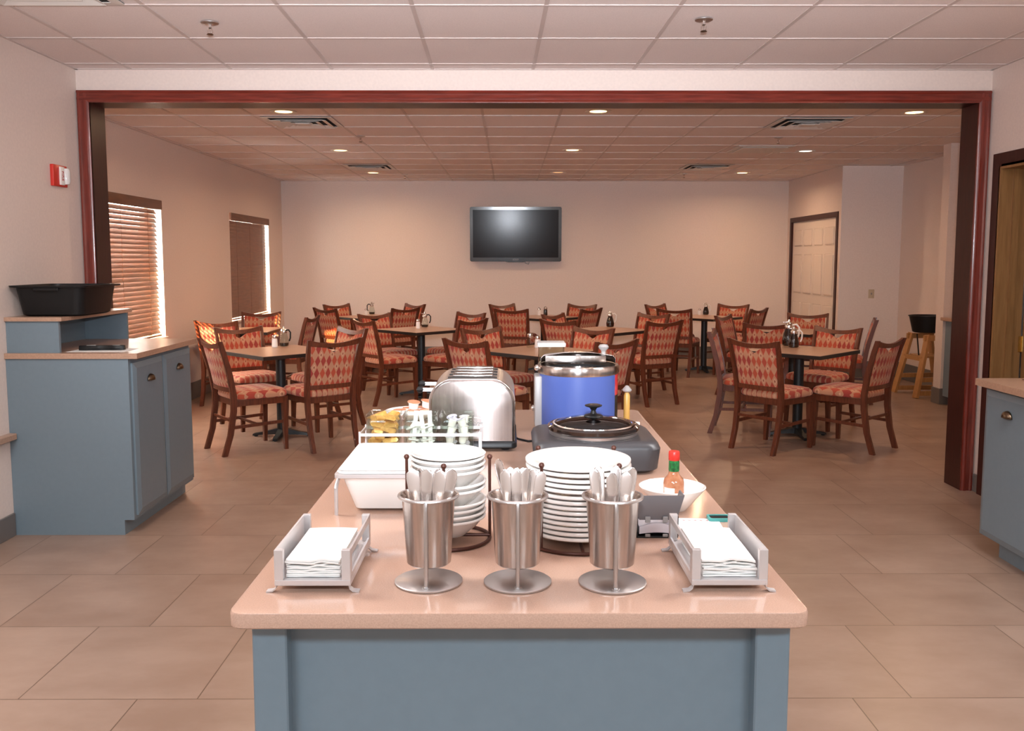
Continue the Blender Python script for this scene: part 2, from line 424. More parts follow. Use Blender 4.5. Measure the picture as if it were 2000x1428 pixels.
# ceiling grid: T bars of both rooms
b = B(); g0 = .177; z0, z1 = ZC-.0035, ZC+.002; tw = .011; T = .641
for i in range(-5, 6):
    x = g0 + i*T
    if XL < x < XR: 
        p = [(x-.0, YO), (x+.017*(YO-Y0), Y0)]
        prism(b, [(p[0][0]-tw-.022, p[0][1]), (p[1][0]-tw-.022, p[1][1]), (p[1][0]+tw-.022, p[1][1]), (p[0][0]+tw-.022, p[0][1])], z0, z1)
y = 4.42 + 2*T
while y > Y0:
    if y < YO: prism(b, [(XL, y-tw), (XR, y-tw), (XR, y+tw), (XL, y+tw)], z0-.001, z1)
    y -= T
for x0, x1, yy0, yy1 in ((XL, XL+.02, Y0, YO), (XR-.02, XR, Y0, YO), (XL, XR, YO-.022, YO)): box(b, x0, yy0, z0-.0005, x1, yy1, z1)
struct('trim_8', b, M_tbar)
b = B(); i = -6
while XD + .0 < 99:
    x = -.217 + i*.644; i += 1
    if x > XD2: break
    if x > XD: box(b, x-tw, YP, z0, x+tw, YF, z1)
y = 8.34-.644*3
while y < YF:
    if y > YP: box(b, XD, y-tw, z0-.001, XD2, y+tw, z1)
    y += .644
box(b, XD, YP, z0-.0005, XD+.02, YF, z1); box(b, XD, YF-.02, z0-.0005, XDW, YF, z1)
struct('trim_9', b, M_tbar)
b = B(); box(b, XD-1.45, 5.0, 2.72, XD-.22, 14.6, 2.84); struct('added_sun_eave', b, M_white)  # unseen roof eave, added to keep sun off the upper windows and back chairs
# wooden cap ledge on the left wall
b = B(); box(b, XL, 2.6, .545, XL+.045, 4.895, .58, .004, 1); struct('trim_10', b, M_lam)

# ------------------------------------------------------------------ ceiling fittings
def downlight(x, y, label, glow=M_lamp, power=14, color=(1, .66, .41)):
    t = thing('recessed_downlight', label, 'ceiling light', (x, y, ZC), group='recessed downlights in the dining room ceiling')
    b = B(); lathe(b, [(.070, -.0062), (.088, -.010), (.105, -.009), (.108, -.0035), (.070, -.0035), (.070, -.0062)], 36); obj('trim_ring', b, M_tbarD, t)
    b = B(); lathe(b, [(.070, -.004), (.050, -.0035), (.045, -.0035), (0, -.0034)], 36); obj('lens', b, glow, t)
    if power: light('downlight_beam', 'AREA', (0, 0, -.02), power, color, size=.11, parent=t, spread=math.radians(166))
    return t
DL = [(-1.84, 7.48, 'round warm recessed downlight in the front row, leftmost', M_lamp, 1), (.73, 7.46, 'round warm recessed downlight in the front row, middle one', M_lamp, 1), (3.33, 7.50, 'round warm recessed downlight in the front row, rightmost', M_lamp, 1),
      (-1.86, 10.07, 'round warm recessed downlight in the second row, left one', M_lamp, 1), (.70, 10.03, 'round warm recessed downlight in the second row, middle one', M_lamp, 1), (3.30, 10.12, 'white-looking recessed downlight in the second row, right one', M_lampw, .5),
      (-1.88, 12.6, 'round warm recessed downlight near the far wall, left one', M_lamp, 1.3), (.68, 12.55, 'dim recessed downlight near the far wall above the television', M_lampd, .4), (3.24, 12.6, 'round warm recessed downlight near the far wall, right one', M_lamp, 1.3)]
for x, y, l, g, p in DL: downlight(x, y, l, g, p*PW_DIN)
def fill_panel(x, y, pw, tint):  # unseen panels, added to fill the front room like bounced flash
    t = thing('added_fill_panel', 'added rectangular fill light panel on the front room ceiling, out of frame', 'ceiling light', (x, y, ZC), group='added fill light panels of the front room')
    b = B(); box(b, -.60, -.30, -.022, .60, -.27, -.002); box(b, -.60, .27, -.022, .60, .30, -.002); box(b, -.60, -.27, -.022, -.57, .27, -.002); box(b, .57, -.27, -.022, .60, .27, -.002); obj('frame', b, M_tbarD, t, False)
    b = B(); box(b, -.57, -.27, -.012, .57, .27, -.004); obj('diffuser', b, M_lampw, t, False)
    light('added_fill_light', 'AREA', (0, 0, -.026), pw, tint, size=1.1, size_y=.5, parent=t)
for x, y, p in ((-1.78, 2.65, PW_FRONT), (1.95, 2.65, PW_FRONT), (-1.3, -1.0, PW_REAR), (1.4, -1.0, PW_REAR)): fill_panel(x, y, p, (1, 1, 1) if y > 0 else (.72, .89, 1.0))


def vent(x, y, label, s=.60, panel=False, grp='ceiling air diffusers'):
    t = thing('ceiling_air_diffuser', label, 'ceiling vent', (x, y, ZC-.008), group=grp)
    def ring(a, c, za, zc): 
        b = B(); loft(b, [[(sx*a, sy*a, za) for sx, sy in ((-1, -1), (1, -1), (1, 1), (-1, 1))], [(sx*c, sy*c, zc) for sx, sy in ((-1, -1), (1, -1), (1, 1), (-1, 1))], [(sx*c, sy*c, zc+.003) for sx, sy in ((-1, -1), (1, -1), (1, 1), (-1, 1))], [(sx*a, sy*a, za+.003) for sx, sy in ((-1, -1), (1, -1), (1, 1), (-1, 1))], [(sx*a, sy*a, za) for sx, sy in ((-1, -1), (1, -1), (1, 1), (-1, 1))]], cap=False); return b
    h = s/2
    b = B(); box(b, -h, -h, .0015, h, h, .004); obj('backing', b, M_tbarD if panel else M_dark, t, False)
    obj('frame', ring(h, h-.045, -.002, -.004), M_tbarD, t, False)
    if panel:
        b = B(); box(b, -h+.06, -h+.06, -.010, h-.06, h-.06, -.004, .003, 1); obj('panel', b, M_tbarD, t, False)
    else:
        for k in range(3):
            a = h-.06-k*.075; obj('louvre', ring(a, a-.055, -.022, -.003), M_tbarD, t, False)
        b = B(); box(b, -.06, -.06, -.024, .06, .06, -.018, .003, 1); obj('centre_plate', b, M_tbarD, t, False)
    return t
vent(-1.80, 8.02, 'square louvred air diffuser in the dining ceiling, nearest on the left')
vent(2.63, 8.06, 'square louvred air diffuser in the dining ceiling, nearest on the right')
vent(-1.80, 11.80, 'square air diffuser beside the far left downlight')
vent(2.56, 11.79, 'square air diffuser near the far right downlight')
vent(2.74, 9.95, 'flat white return panel in the dining ceiling beside the white downlight', panel=True)
vent(-2.12, 4.09, 'square air diffuser in the front room ceiling, top left corner of the photo', .60)
def sprinkler(x, y, label):
    t = thing('fire_sprinkler', label, 'sprinkler', (x, y, ZC), group='fire sprinklers')
    b = B(); lathe(b, [(.045, -.0035), (.045, -.008), (.03, -.014), (.012, -.016), (0, -.016)], 24); obj('escutcheon', b, M_steelD, t)
    b = B(); lathe(b, [(.011, -.014), (.011, -.03), (.007, -.033)], 12)
    for s in (-1, 1): tube(b, [(s*.007, 0, -.03), (s*.014, 0, -.043), (s*.004, 0, -.06)], .0025, 6)
    tube(b, [(0, 0, -.03), (0, 0, -.06)], .003, 6); obj('frame_arms', b, M_chrome, t)
    b = B(); lathe(b, [(0, -.058), (.014, -.060), (.018, -.064), (.0, -.066)], 14); obj('deflector', b, M_bronze, t)
for x, y, l in ((-1.53, 4.73, 'pendent fire sprinkler in the front room ceiling, left one'), (.985, 4.66, 'pendent fire sprinkler in the front room ceiling, right one'), (-1.45, 8.93, 'small pendent sprinkler in the dining ceiling behind the left diffuser'), (2.67, 9.02, 'small pendent sprinkler in the dining ceiling behind the right diffuser'), (-1.47, 12.84, 'tiny sprinkler far back left near the far wall ceiling'), (2.45, 12.7, 'tiny sprinkler far back right near the far wall ceiling')): sprinkler(x, y, l)

# ------------------------------------------------------------------ wall things
t = thing('television', 'black flat-screen television mounted on the far wall', 'television', (.105, YF-.115, 1.93)); t.rotation_euler.x = math.radians(2.3)
hw, hh = .70, .415
b = B(); prism(b, rrect(-hw, -hh, hw, hh, .025), -.03, .03, 'y'); obj('housing', b, M_bez, t)
b = B(); box(b, -hw+.045, -.032, -hh+.06, hw-.045, -.029, hh-.045); obj('screen', b, M_screen, t, False)
b = B(); prism(b, [(-.16, -hh), (.16, -hh), (.11, -hh-.012), (-.11, -hh-.012)], -.028, 0, 'y'); obj('chin', b, M_bez, t)
b = B(); box(b, -.2, .03, -.15, .2, .10, .15); obj('wall_bracket', b, M_blackm, t, False)
b = B(); tube(b, [(.13, .06, -hh+.05), (.15, .06, -hh-.03), (.20, .06, -hh-.045), (.21, .07, -hh-.01)], .006, 6); obj('cable', b, M_grey, t)
text_mesh('logo', 'SONY', .035, M_logog, t, Matrix.Translation((0, -.031, -hh+.028)) @ FACE_CAM)

t = thing('fire_alarm_strobe', 'red fire alarm strobe on the left wall beside the opening', 'fire alarm', (XL, 5.57, 2.045))
b = B(); box(b, 0, -.085, -.065, .022, .085, .065, .004); obj('base', b, M_red, t)
b = B(); box(b, .022, -.02, -.055, .034, .03, .055, .003); obj('label_plate', b, M_shaker, t)
b = B(); lathe(b, [(0, -.05), (.02, -.048), (.026, -.03), (.026, .03), (.02, .048), (0, .05)], 16, (.03, .05, 0)); obj('strobe_lens', b, M_lens, t)
text_mesh('lettering', 'FIRE', .034, M_redw, t, Matrix.Translation((.0345, .004, 0)) @ Matrix.Rotation(PI/2, 4, 'Z') @ Matrix.Rotation(PI/2, 4, 'X') @ Matrix.Rotation(-PI/2, 4, 'Z'))
t = thing('wall_outlet', 'small cream wall plate on the white wall right of the far door', 'wall plate', (4.74, 11.72, 1.096))
b = B(); box(b, -.038, -.007, -.058, .038, 0, .058, .003); obj('cover_plate', b, M_cream, t)
b = B(); box(b, -.008, -.014, -.012, .008, -.005, .014, .002); obj('toggle', b, M_grey, t)

# wooden blinds in the two window recesses
def blind(i, a, c, label, tilt):
    t = thing('window_blind', label, 'window blind', (XD-.034, (a+c)/2, WZ1), group='wooden window blinds'); h = (c-a)/2 - .02
    b = B(); box(b, .005, -h, -.095, .055, h+.0, -.002, .006); obj('valance', b, M_slat, t)
    b = B(); z = -.12; L = h-.05; tl = math.radians(tilt); dx, dz = .025*math.cos(tl), .025*math.sin(tl)
    while z > -(WZ1-WZ0)+.06:
        for s in (1,):
            loft(b, [[(-dx, yy, z+dz), (-dx+.002, yy, z+dz+.002), (dx+.002, yy, z-dz+.002), (dx, yy, z-dz)] for yy in (-L, L)])
        z -= .044
    obj('slats', b, M_slat, t, False)
    for yy in (-L+.25, 0, L-.25):
        b = B(); tube(b, [(.022, yy, -.09), (.022, yy, -(WZ1-WZ0)+.06)], .0015, 5); obj('ladder_cord', b, M_slat, t)
    b = B(); box(b, -.025, -L, -(WZ1-WZ0)+.03, .025, L, -(WZ1-WZ0)+.048, .003); obj('bottom_rail', b, M_slat, t)
blind(0, *W[0], 'brown wooden slat blind in the nearer window, behind the black tub', 61)
blind(1, *W[1], 'brown wooden slat blind in the farther window near the far corner', 80)

# ------------------------------------------------------------------ cabinets
def cup_pull(parent, m, loc, rz):
    """bin pull: a half dome open at the bottom, back on the local y=0 plane, bulging to -y"""
    b = B(); n, k = 10, 6; rows = []
    for j in range(k+1):
        e = PI/2*j/k; rows.append([b.verts.new((.042*math.cos(PI*i/n)*math.cos(e)*1.0, -.026*math.sin(e) if j else -.001, .036*math.sin(PI*i/n)*math.cos(e)**.6-.01)) for i in range(n+1)])
    for a, c in zip(rows, rows[1:]):
        for i in range(n): b.faces.new((a[i], a[i+1], c[i+1], c[i]))
    bmesh.ops.remove_doubles(b, verts=b.verts, dist=1e-5)
    o = obj('cup_pull', b, m, parent); o.location = loc; o.rotation_euler = (0, 0, rz)
    sol = o.modifiers.new('thick', 'SOLIDIFY'); sol.thickness = .003
    o['label'] = 'dark bronze cup pull'
    return o
def cab_door(parent, x, y0, y1, z0, z1, side, pull_z, with_pull=True):
    """door on a face x=const; side=+1 faces +X, -1 faces -X; bevelled raised slab"""
    b = B(); t = .020*side
    lo = [(y0, z0), (y1, z0), (y1, z1), (y0, z1)]; e = .032
    hi = [(y0+e, z0+e), (y1-e, z0+e), (y1-e, z1-e), (y0+e, z1-e)]
    loft(b, [[(x, a, c) for a, c in lo], [(x+t*.55, a, c) for a, c in lo], [(x+t, a, c) for a, c in hi]])
    d = obj('door', b, M_blue, parent, False)
    if with_pull: cup_pull(d, M_bronze, (x+t+.001*side, (y0+y1)/2, pull_z), PI/2 if side > 0 else -PI/2)
    return d
t = thing('base_cabinet', 'slate blue base cabinet with two tall doors against the left wall', 'cabinet', (0, 0, 0))
CX0, CX1, CY0, CY1, CZ = XL+.001, -2.093, 4.90, 5.835, 1.015
b = B(); box(b, CX0, CY0, .085, CX1, CY1, CZ-.022); obj('carcass', b, M_blue, t, False)
b = B(); box(b, CX0, CY0, 0, CX1-.055, CY1, .085); obj('toe_kick', b, M_blue, t, False)
cab_door(t, CX1, CY0+.03, CY0+.455, .105, .965, 1, .855); cab_door(t, CX1, CY0+.465, CY1-.012, .105, .965, 1, .865)
b = B(); prism(b, [(CX0, CY0-.012), (CX1+.055, CY0-.012), (CX1+.055, CY1), (CX0, CY1)], CZ-.022, CZ+.008); tag(obj('countertop', b, M_lam, None, False), 'tan laminate top on the left blue cabinet', 'countertop')
t = thing('counter_hutch', 'low blue shelf unit with tan top standing on the left blue cabinet', 'shelf', (0, 0, CZ+.008))
HX = -2.475; hz = .175
b = B(); box(b, CX0, CY0+.02, 0, HX, CY0+.04, hz); obj('end_panel', b, M_blue, t, False)
b = B(); box(b, CX0, CY1-.03, 0, HX, CY1-.012, hz); obj('end_panel', b, M_blue, t, False)
b = B(); box(b, CX0, CY0+.04, 0, CX0+.015, CY1-.03, hz); obj('back_panel', b, M_blue, t, False)
b = B(); box(b, CX0, CY0+.005, hz, HX+.025, CY1-.005, hz+.022); obj('shelf_top', b, M_lam, t, False)
# black tub on the hutch
TZ = CZ+.008+hz+.022
t = thing('bus_tub', 'black plastic bus tub on the shelf at the left wall', 'tub', (-2.545, 5.18, TZ))
b = B(); w0, l0, w1, l1, h = .172, .20, .205, .235, .172
def rr(w, l, z, r=.05): return [(x, y, z) for x, y in rrect(-w, -l, w, l, r, 4)]
loft(b, [rr(w0-.006, l0-.006, .004), rr(w0-.02, l0-.02, 0), rr(w0, l0, .01), rr(w1-.012, l1-.012, h-.012), rr(w1+.012, l1+.012, h-.010), rr(w1+.014, l1+.014, h), rr(w1-.010, l1-.010, h), rr(w0-.008, l0-.008, .012), rr(w0-.03, l0-.03, .008)])
obj('body', b, M_black, t)
b = B(); box(b, -.07, -l1-.013, h-.030, .07, -l1+.0, h-.010, .004, 1); obj('hand_grip', b, M_black, t)
# paper and handset on the cabinet top
b = B(); box(b, -.16, -.10, 0, .16, .10, .001); tag(obj('paper_sheet', b, M_paper, loc=(-2.30, 5.06, CZ+.008)), 'white paper sheet under the black handheld device on the cabinet', 'paper')
t = thing('handheld_device', 'black elongated handheld device lying on the left cabinet top', 'device', (-2.31, 5.07, CZ+.0095), .12)
b = B(); loft(b, [[(x, y*w, z) for y, z in ((-.020, .0), (.020, .0), (.022, .012), (.014, .026), (-.014, .026), (-.022, .012))] for x, w in ((-.12, .7), (-.10, 1), (-.02, 1), (.0, .8), (.03, .8), (.06, 1.1), (.11, 1.1), (.125, .7))]); obj('body', b, M_black, t)
b = B(); box(b, -.08, -.010, .025, -.03, .010, .029, .002); obj('button', b, M_grey, t)
b = B(); box(b, .06, -.012, .025, .10, .012, .028, .002); obj('button', b, M_grey, t)
# right cabinet
t = thing('base_cabinet', 'slate blue cabinet with a cup pull at the right edge of the photo', 'cabinet', (0, 0, 0))
RX0, RX1, RY0, RY1 = 2.485, XR-.001, 2.2, 4.60
b = B(); box(b, RX0, RY0, .10, RX1, RY1, .885); obj('carcass', b, M_blue, t, False)
b = B(); box(b, RX0+.055, RY0, 0, RX1, RY1-.09, .10); obj('toe_kick', b, M_blue, t, False)
for k in range(5): cab_door(t, RX0, RY1-.012-(k+1)*.46+.008, RY1-.012-k*.46, .105, .87, -1, .765)
b = B(); prism(b, [(RX0-.055, RY0), (RX1, RY0), (RX1, RY1+.02), (RX0-.055, RY1+.02)], .885, .92); tag(obj('countertop', b, M_lam, None, False), 'tan laminate top on the blue cabinet at the right edge', 'countertop')
t = thing('sink_faucet', 'dark gooseneck faucet on the right counter', 'faucet', (2.66, 4.50, .92))
b = B(); lathe(b, [(.045, 0), (.05, .006), (.03, .014), (.016, .02), (.016, .05)], 20, cap0=True, cap1=True); obj('base', b, M_chrome, t)
b = B(); tube(b, [(0, 0, .03), (0, 0, .22)] + [(0, -.07+.07*math.cos(a), .22+.07*math.sin(a)) for a in [PI*k/8 for k in range(1, 9)]] + [(0, -.14, .19)], .009, 10); obj('spout', b, M_chrome, t)
b = B(); lathe(b, [(.02, .0), (.022, .008), (.012, .05), (0, .055)], 14, (.09, 0, 0), cap0=True); tube(b, [(.09, 0, .045), (.09, -.05, .07)], .006, 8); obj('lever', b, M_chrome, t)
# far right cabinet glimpsed behind the jamb
t = thing('base_cabinet', 'blue cabinet glimpsed behind the right jamb of the opening', 'cabinet', (0, 0, 0))
b = B(); box(b, 4.60, 8.35, .10, XD2-.001, 9.40, .90); obj('carcass', b, M_blue, t, False)
b = B(); box(b, 4.66, 8.35, 0, XD2-.001, 9.40, .10); obj('toe_kick', b, M_blue, t, False)
b = B(); box(b, 4.555, 8.33, .90, XD2-.001, 9.43, .935, .004, 1); tag(obj('countertop', b, M_lam), 'tan top of the far blue cabinet behind the right jamb', 'countertop')

# island
IX0, IX1, IY0, IY1, IZ = -.507, .545, 1.553, 3.76, .90
t = thing('island_cabinet', 'slate blue island base with square corner posts under the buffet counter', 'cabinet', (0, 0, 0))
px0, px1, py0, py1, zt = -.476, .522, 1.60, 3.71, IZ-.031
for x in (px0, px1-.064):
    for y in (py0, py1-.064):
        b = B(); box(b, x, y, 0, x+.064, y+.064, zt, .003, 1); obj('corner_post', b, M_blue, t)
b = B(); box(b, px0+.064, py0+.035, 0, px1-.064, py0+.05, zt-.0); obj('end_panel', b, M_blue, t, False)
b = B(); box(b, px0+.064, py1-.05, 0, px1-.064, py1-.035, zt); obj('end_panel', b, M_blue, t, False)
for x in (px0+.03, px1-.045):
    b = B(); box(b, x, py0+.064, 0, x+.015, py1-.064, zt); obj('side_panel', b, M_blue, t, False)
b = B(); loft(b, [[(x, y, z) for x, y in rrect(IX0+i, IY0+i, IX1-i, IY1-i, .028, 6)] for z, i in ((IZ-.030, .003), (IZ-.027, .0), (IZ-.004, .0), (IZ-.001, .0015), (IZ, .005))])
tag(obj('island_countertop', b, M_quartz, None, True, 40), 'tan stone countertop of the buffet island', 'countertop')

# ------------------------------------------------------------------ dining chair (front = local +Y)
def make_chair():
    t = thing('dining_chair', '', 'chair')
    def post(s):
        b = B(); pts = [(0, -.285, .021, .017), (.16, -.235, .021, .018), (.34, -.207, .022, .019), (.46, -.205, .022, .019), (.62, -.232, .021, .017), (.80, -.280, .020, .013), (.885, -.308, .019, .011)]
        xs = [.192, .193, .196, .199, .206, .216, .222]
        loft(b, [[(s*x + a*hx, y + c*hy, z) for a, c in ((-1, -1), (1, -1), (1, 1), (-1, 1))] for (z, y, hy, hx), x in zip(pts, xs)])
        bmesh.ops.bevel(b, geom=[e for e in b.edges if abs((e.verts[0].co-e.verts[1].co).z) > .05], offset=.005, segments=2, affect='EDGES')
        return b
    for s in (-1, 1): obj('leg', post(s), M_wood, t, ang=50)
    for s in (-1, 1):
        b = B(); loft(b, [[(s*(.196-k) + a*h, .205-k*.3 + c*h, z) for a, c in ((-1, -1), (1, -1), (1, 1), (-1, 1))] for z, h, k in ((0, .014, -.01), (.30, .019, 0), (.425, .021, 0))]); obj('leg', b, M_wood, t)
    # seat frame
    b = B(); out = [(-.185, -.19), (.185, -.19), (.222, .20), (.205, .232), (-.205, .232), (-.222, .20)]
    inn = [(-.165, -.17), (.165, -.17), (.200, .19), (.19, .212), (-.19, .212), (-.200, .19)]
    loft(b, [[(*p, .375) for p in out], [(*p, .425) for p in out], [(*p, .425) for p in inn], [(*p, .375) for p in inn], [(*p, .375) for p in out]], cap=False)
    bmesh.ops.remove_doubles(b, verts=b.verts, dist=1e-6); obj('seat_frame', b, M_wood, t, ang=40)
    # cushion: domed trapezoid
    def plan(f, n=40):
        pts = []
        for k in range(n):
            a = 2*PI*k/n; c, s = math.cos(a), math.sin(a); e = .38
            u = math.copysign(abs(c)**e, c); v = math.copysign(abs(s)**e, s)
            w = .205 + .032*(v*.5+.5); pts.append((u*w*f, .018 + v*.222*f + (.012*(1-u*u) if v > .5 else 0)))
        return pts
    b = B(); loft(b, [[(x, y, z) for x, y in plan(f)] for f, z in ((.96, .424), (1.0, .432), (1.015, .448), (.99, .466), (.93, .480), (.80, .489), (.55, .495), (.25, .498))])
    obj('seat', b, M_fab, t, uvf=lambda c: (c.x + .5*(.0) , c.y + .9))
    # upholstered back panel with a dip at the top middle
    nx, nz = 20, 8; W0, W1 = .176, .192
    def yb(z): return -.207 - .092*max(0, (z-.46)/.425)**1.35
    def pt(i, j, off):
        u = -1 + 2*i/nx; zt = .822 + .014*u*u - .042*math.exp(-(u/.27)**2); z = .515 + (zt-.515)*j/nz
        x = u*(W0 + (W1-W0)*j/nz)
        edge = min(1, min(j, nz-j)/1.2, min(i, nx-i)/1.5)
        return (x, yb(z) - .018*(1-u*u) + off*(.55+.45*edge), z)
    b = B()
    fr = [[b.verts.new(pt(i, j, .020)) for j in range(nz+1)] for i in range(nx+1)]
    bk = [[b.verts.new(pt(i, j, -.016)) for j in range(nz+1)] for i in range(nx+1)]
    for i in range(nx):
        for j in range(nz):
            b.faces.new((fr[i][j], fr[i+1][j], fr[i+1][j+1], fr[i][j+1])); b.faces.new((bk[i][j], bk[i][j+1], bk[i+1][j+1], bk[i+1][j]))
    for i in range(nx): b.faces.new((fr[i][0], bk[i][0], bk[i+1][0], fr[i+1][0])); b.faces.new((fr[i][nz], fr[i+1][nz], bk[i+1][nz], bk[i][nz]))
    for j in range(nz): b.faces.new((fr[0][j], fr[0][j+1], bk[0][j+1], bk[0][j])); b.faces.new((fr[nx][j], bk[nx][j], bk[nx][j+1], fr[nx][j+1]))
    obj('backrest', b, M_fab, t, uvf=lambda c: (c.x + .023, c.z + .02), ang=60)
    # crest rail: swoops down between the two ears
    def rail(zlo, zhi, th, w, n=14):
        b = B(); loops = []
        for i in range(n+1):
            u = -1+2*i/n; x = u*w; z0, z1 = zlo(u), zhi(u); y = yb((z0+z1)/2) - .018*(1-u*u)
            y0, y1 = yb(z0) - .018*(1-u*u), yb(z1) - .018*(1-u*u)
            loops.append([(x, y0-th, z0), (x, y1-th*.8, z1), (x, y1+th*.8, z1), (x, y0+th, z0)])
        loft(b, loops); return b
    obj('top_rail', rail(lambda u: .818+.020*u*u, lambda u: .852+.033*u*u, .013, .218), M_wood, t, ang=40)
    obj('lower_rail', rail(lambda u: .487, lambda u: .523, .013, .200), M_wood, t, ang=40)
    for s in (-1, 1):
        b = B(); bar(b, (s*.194, -.228, .215), (s*.198, .204, .225), .014, .024); obj('stretcher', b, M_wood, t, False)
    b = B(); bar(b, (-.196, -.02, .221), (.196, -.02, .221), .024, .014); obj('stretcher', b, M_wood, t, False)
    b = B(); bar(b, (-.19, -.222, .27), (.19, -.222, .27), .014, .022); obj('stretcher', b, M_wood, t, False)
    return t
chair0 = make_chair()
TABLES = {}
def table_proto():
    t = thing('dining_table', '', 'table')
    h = .375
    b = B(); box(b, -h, -h, .722, h, h, .752); 
    obj('edge_band', b, M_edge, t, False)
    b = B(); box(b, -h+.004, -h+.004, .752, h-.004, h-.004, .7545); obj('tabletop', b, M_lam, t, False)
    b = B(); lathe(b, [(.042, .045), (.042, .70), (.05, .705), (.05, .712)], 24, cap0=True, cap1=True); obj('column', b, M_blackm, t)
    b = B(); box(b, -.20, -.20, .710, .20, .20, .722, .004, 1); obj('top_plate', b, M_blackm, t)
    for k in range(4):
        a = PI/2*k + PI/4; c, s = math.cos(a), math.sin(a); b = B()
        loops = []
        for r, w, z0, z1 in ((.0, .035, .022, .075), (.06, .034, .022, .066), (.16, .028, .018, .042), (.235, .026, .010, .030), (.255, .02, .008, .022)):
            loops.append([(c*r - s*q*w, s*r + c*q*w, z) for q, z in ((-1, z0), (1, z0), (.8, z1), (-.8, z1))])
        loft(b, loops); f = obj('base_foot', b, M_blackm, t, ang=45)
        b = B(); lathe(b, [(.014, 0), (.018, .004), (.012, .012)], 12, (c*.23, s*.23, 0), cap0=True, cap1=True); obj('glide', b, M_blackm, f)
    return t
table0 = table_proto()
TD = [('A', -2.05, 8.0, 45, 'dark-edged table nearest the blue left cabinet, syrup and white shaker on it'),
      ('H', .27, 8.0, 45, 'dark-edged table directly behind the blue soup kettle'),
      ('I', 2.62, 8.03, 45, 'dark-edged table at front right with a tall dark syrup bottle'),
      ('B', -3.10, 10.42, 0, 'sunlit table against the left wall between the window blinds'),
      ('D', -1.03, 10.5, 45, 'table in the middle row left of the television, white shaker on it'),
      ('F', 1.14, 10.4, 45, 'table in the middle row right of the soup kettle, dark syrup on it'),
      ('J', 3.27, 10.25, 45, 'table in front of the six-panel door, middle row right'),
      ('C', -2.0, 12.9, 45, 'back row table at the left, far behind the table with a white shaker'),
      ('E', .50, 12.80, 45, 'back row table below the television, salt and pepper on it'),
      ('G', 2.80, 12.80, 45, 'back row table at the right, dark syrup on it')]
for i, (k, x, y, r, l) in enumerate(TD):
    o = table0 if i == 0 else copy_tree(table0)
    x, y = x*.967, y*.967; o.location = (x, y, 0); o.rotation_euler = (0, 0, math.radians(r)); o['label'] = l; o['group'] = 'square dining tables'; TABLES[k] = (x, y)
G = 'harlequin dining chairs'
CH = [('A', -2.42, 7.33, 38, 'wooden chair nearest the blue left cabinet, seen from behind, facing right'),
      ('A', -2.63, 8.75, -50, 'chair facing the camera behind the left side of the front left table'),
      ('A', -1.46, 7.42, 128, 'red diamond chair at front left with its back to the camera, right of the table'),
      ('A', -1.55, 8.70, -137, 'chair at the far right corner of the front left table, half hidden by another back'),
      ('B', -3.15, 9.72, 82, 'chair streaked by orange sunlight below the nearer window'),
      ('B', -3.14, 11.32, -86, 'chair at the far end of the sunlit table, in front of the farther blind'),
      ('B', -2.36, 10.45, 175, 'chair on the right side of the sunlit table, seen side-on'),
      ('C', -2.53, 13.38, -40, 'far left chair at the back left table, facing the room'),
      ('C', -2.47, 12.30, 50, 'near left chair at the back left table, its back to the camera'),
      ('C', -1.46, 13.44, -138, 'far right chair at the back left table, with a bright handle slot'),
      ('C', -1.47, 12.42, 135, 'near right chair at the back left table, in front of the far right one'),
      ('D', -1.55, 9.86, 38, 'tall-looking chair at the near left of the middle left table, back to camera'),
      ('D', -1.61, 10.98, -44, 'chair at the far left of the middle left table, facing the camera'),
      ('D', -.52, 11.2, -132, 'chair at the far right of the middle left table, facing the camera'),
      ('D', -.45, 9.97, 142, 'chair at the near right of the middle left table, back to camera'),
      ('E', -.06, 13.42, -50, 'far left chair at the back table under the television'),
      ('E', .05, 12.15, 72, 'near left chair at the back table under the television, back square to camera'),
      ('E', 1.06, 13.36, -125, 'far right chair at the back table under the television'),
      ('E', 1.07, 12.21, 140, 'near right chair at the back table under the television'),
      ('F', .58, 9.88, 50, 'near left chair at the middle right table with the dark syrup'),
      ('F', .60, 10.93, -35, 'far left chair at the middle right table, mostly hidden'),
      ('F', 1.74, 11.02, -138, 'far right chair at the middle right table, facing the camera'),
      ('F', 1.66, 9.75, 118, 'near right chair at the middle right table, full back and leg visible'),
      ('G', 2.24, 13.36, -45, 'far left chair at the back right table'),
      ('G', 2.27, 12.2, 65, 'near left chair at the back right table, back to camera'),
      ('G', 3.32, 13.34, -127, 'far right chair at the back right table with a bright handle slot'),
      ('G', 3.35, 12.2, 138, 'near right chair at the back right table, beside the door'),
      ('H', -.34, 7.35, 50, 'chair just behind the toaster, back to the camera'),
      ('H', -.25, 8.68, -50, 'chair behind the one at the toaster, facing the camera'),
      ('H', .80, 8.66, -132, 'chair behind the kettle facing the camera, right of the centre'),
      ('H', .86, 7.28, 130, 'chair beside the kettle, back to the camera, partly hidden by it'),
      ('I', 2.03, 7.34, 40, 'front right chair with its back to the camera and a glossy bright leg'),
      ('I', 1.93, 8.34, -18, 'chair seen side-on left of the front right table, facing right'),
      ('I', 3.20, 8.72, -138, 'chair at the far right of the front right table, facing the camera'),
      ('I', 3.12, 7.36, 132, 'rightmost front chair, turned left, seen from behind'),
      ('J', 2.70, 9.36, 78, 'chair between the front right table and the table by the door, back to camera'),
      ('J', 2.62, 10.66, -34, 'far left chair at the table by the six-panel door'),
      ('J', 3.68, 11.0, -108, 'chair facing the camera just in front of the six-panel door'),
      ('J', 4.02, 9.97, 160, 'side-on chair at the right end of the table by the door')]
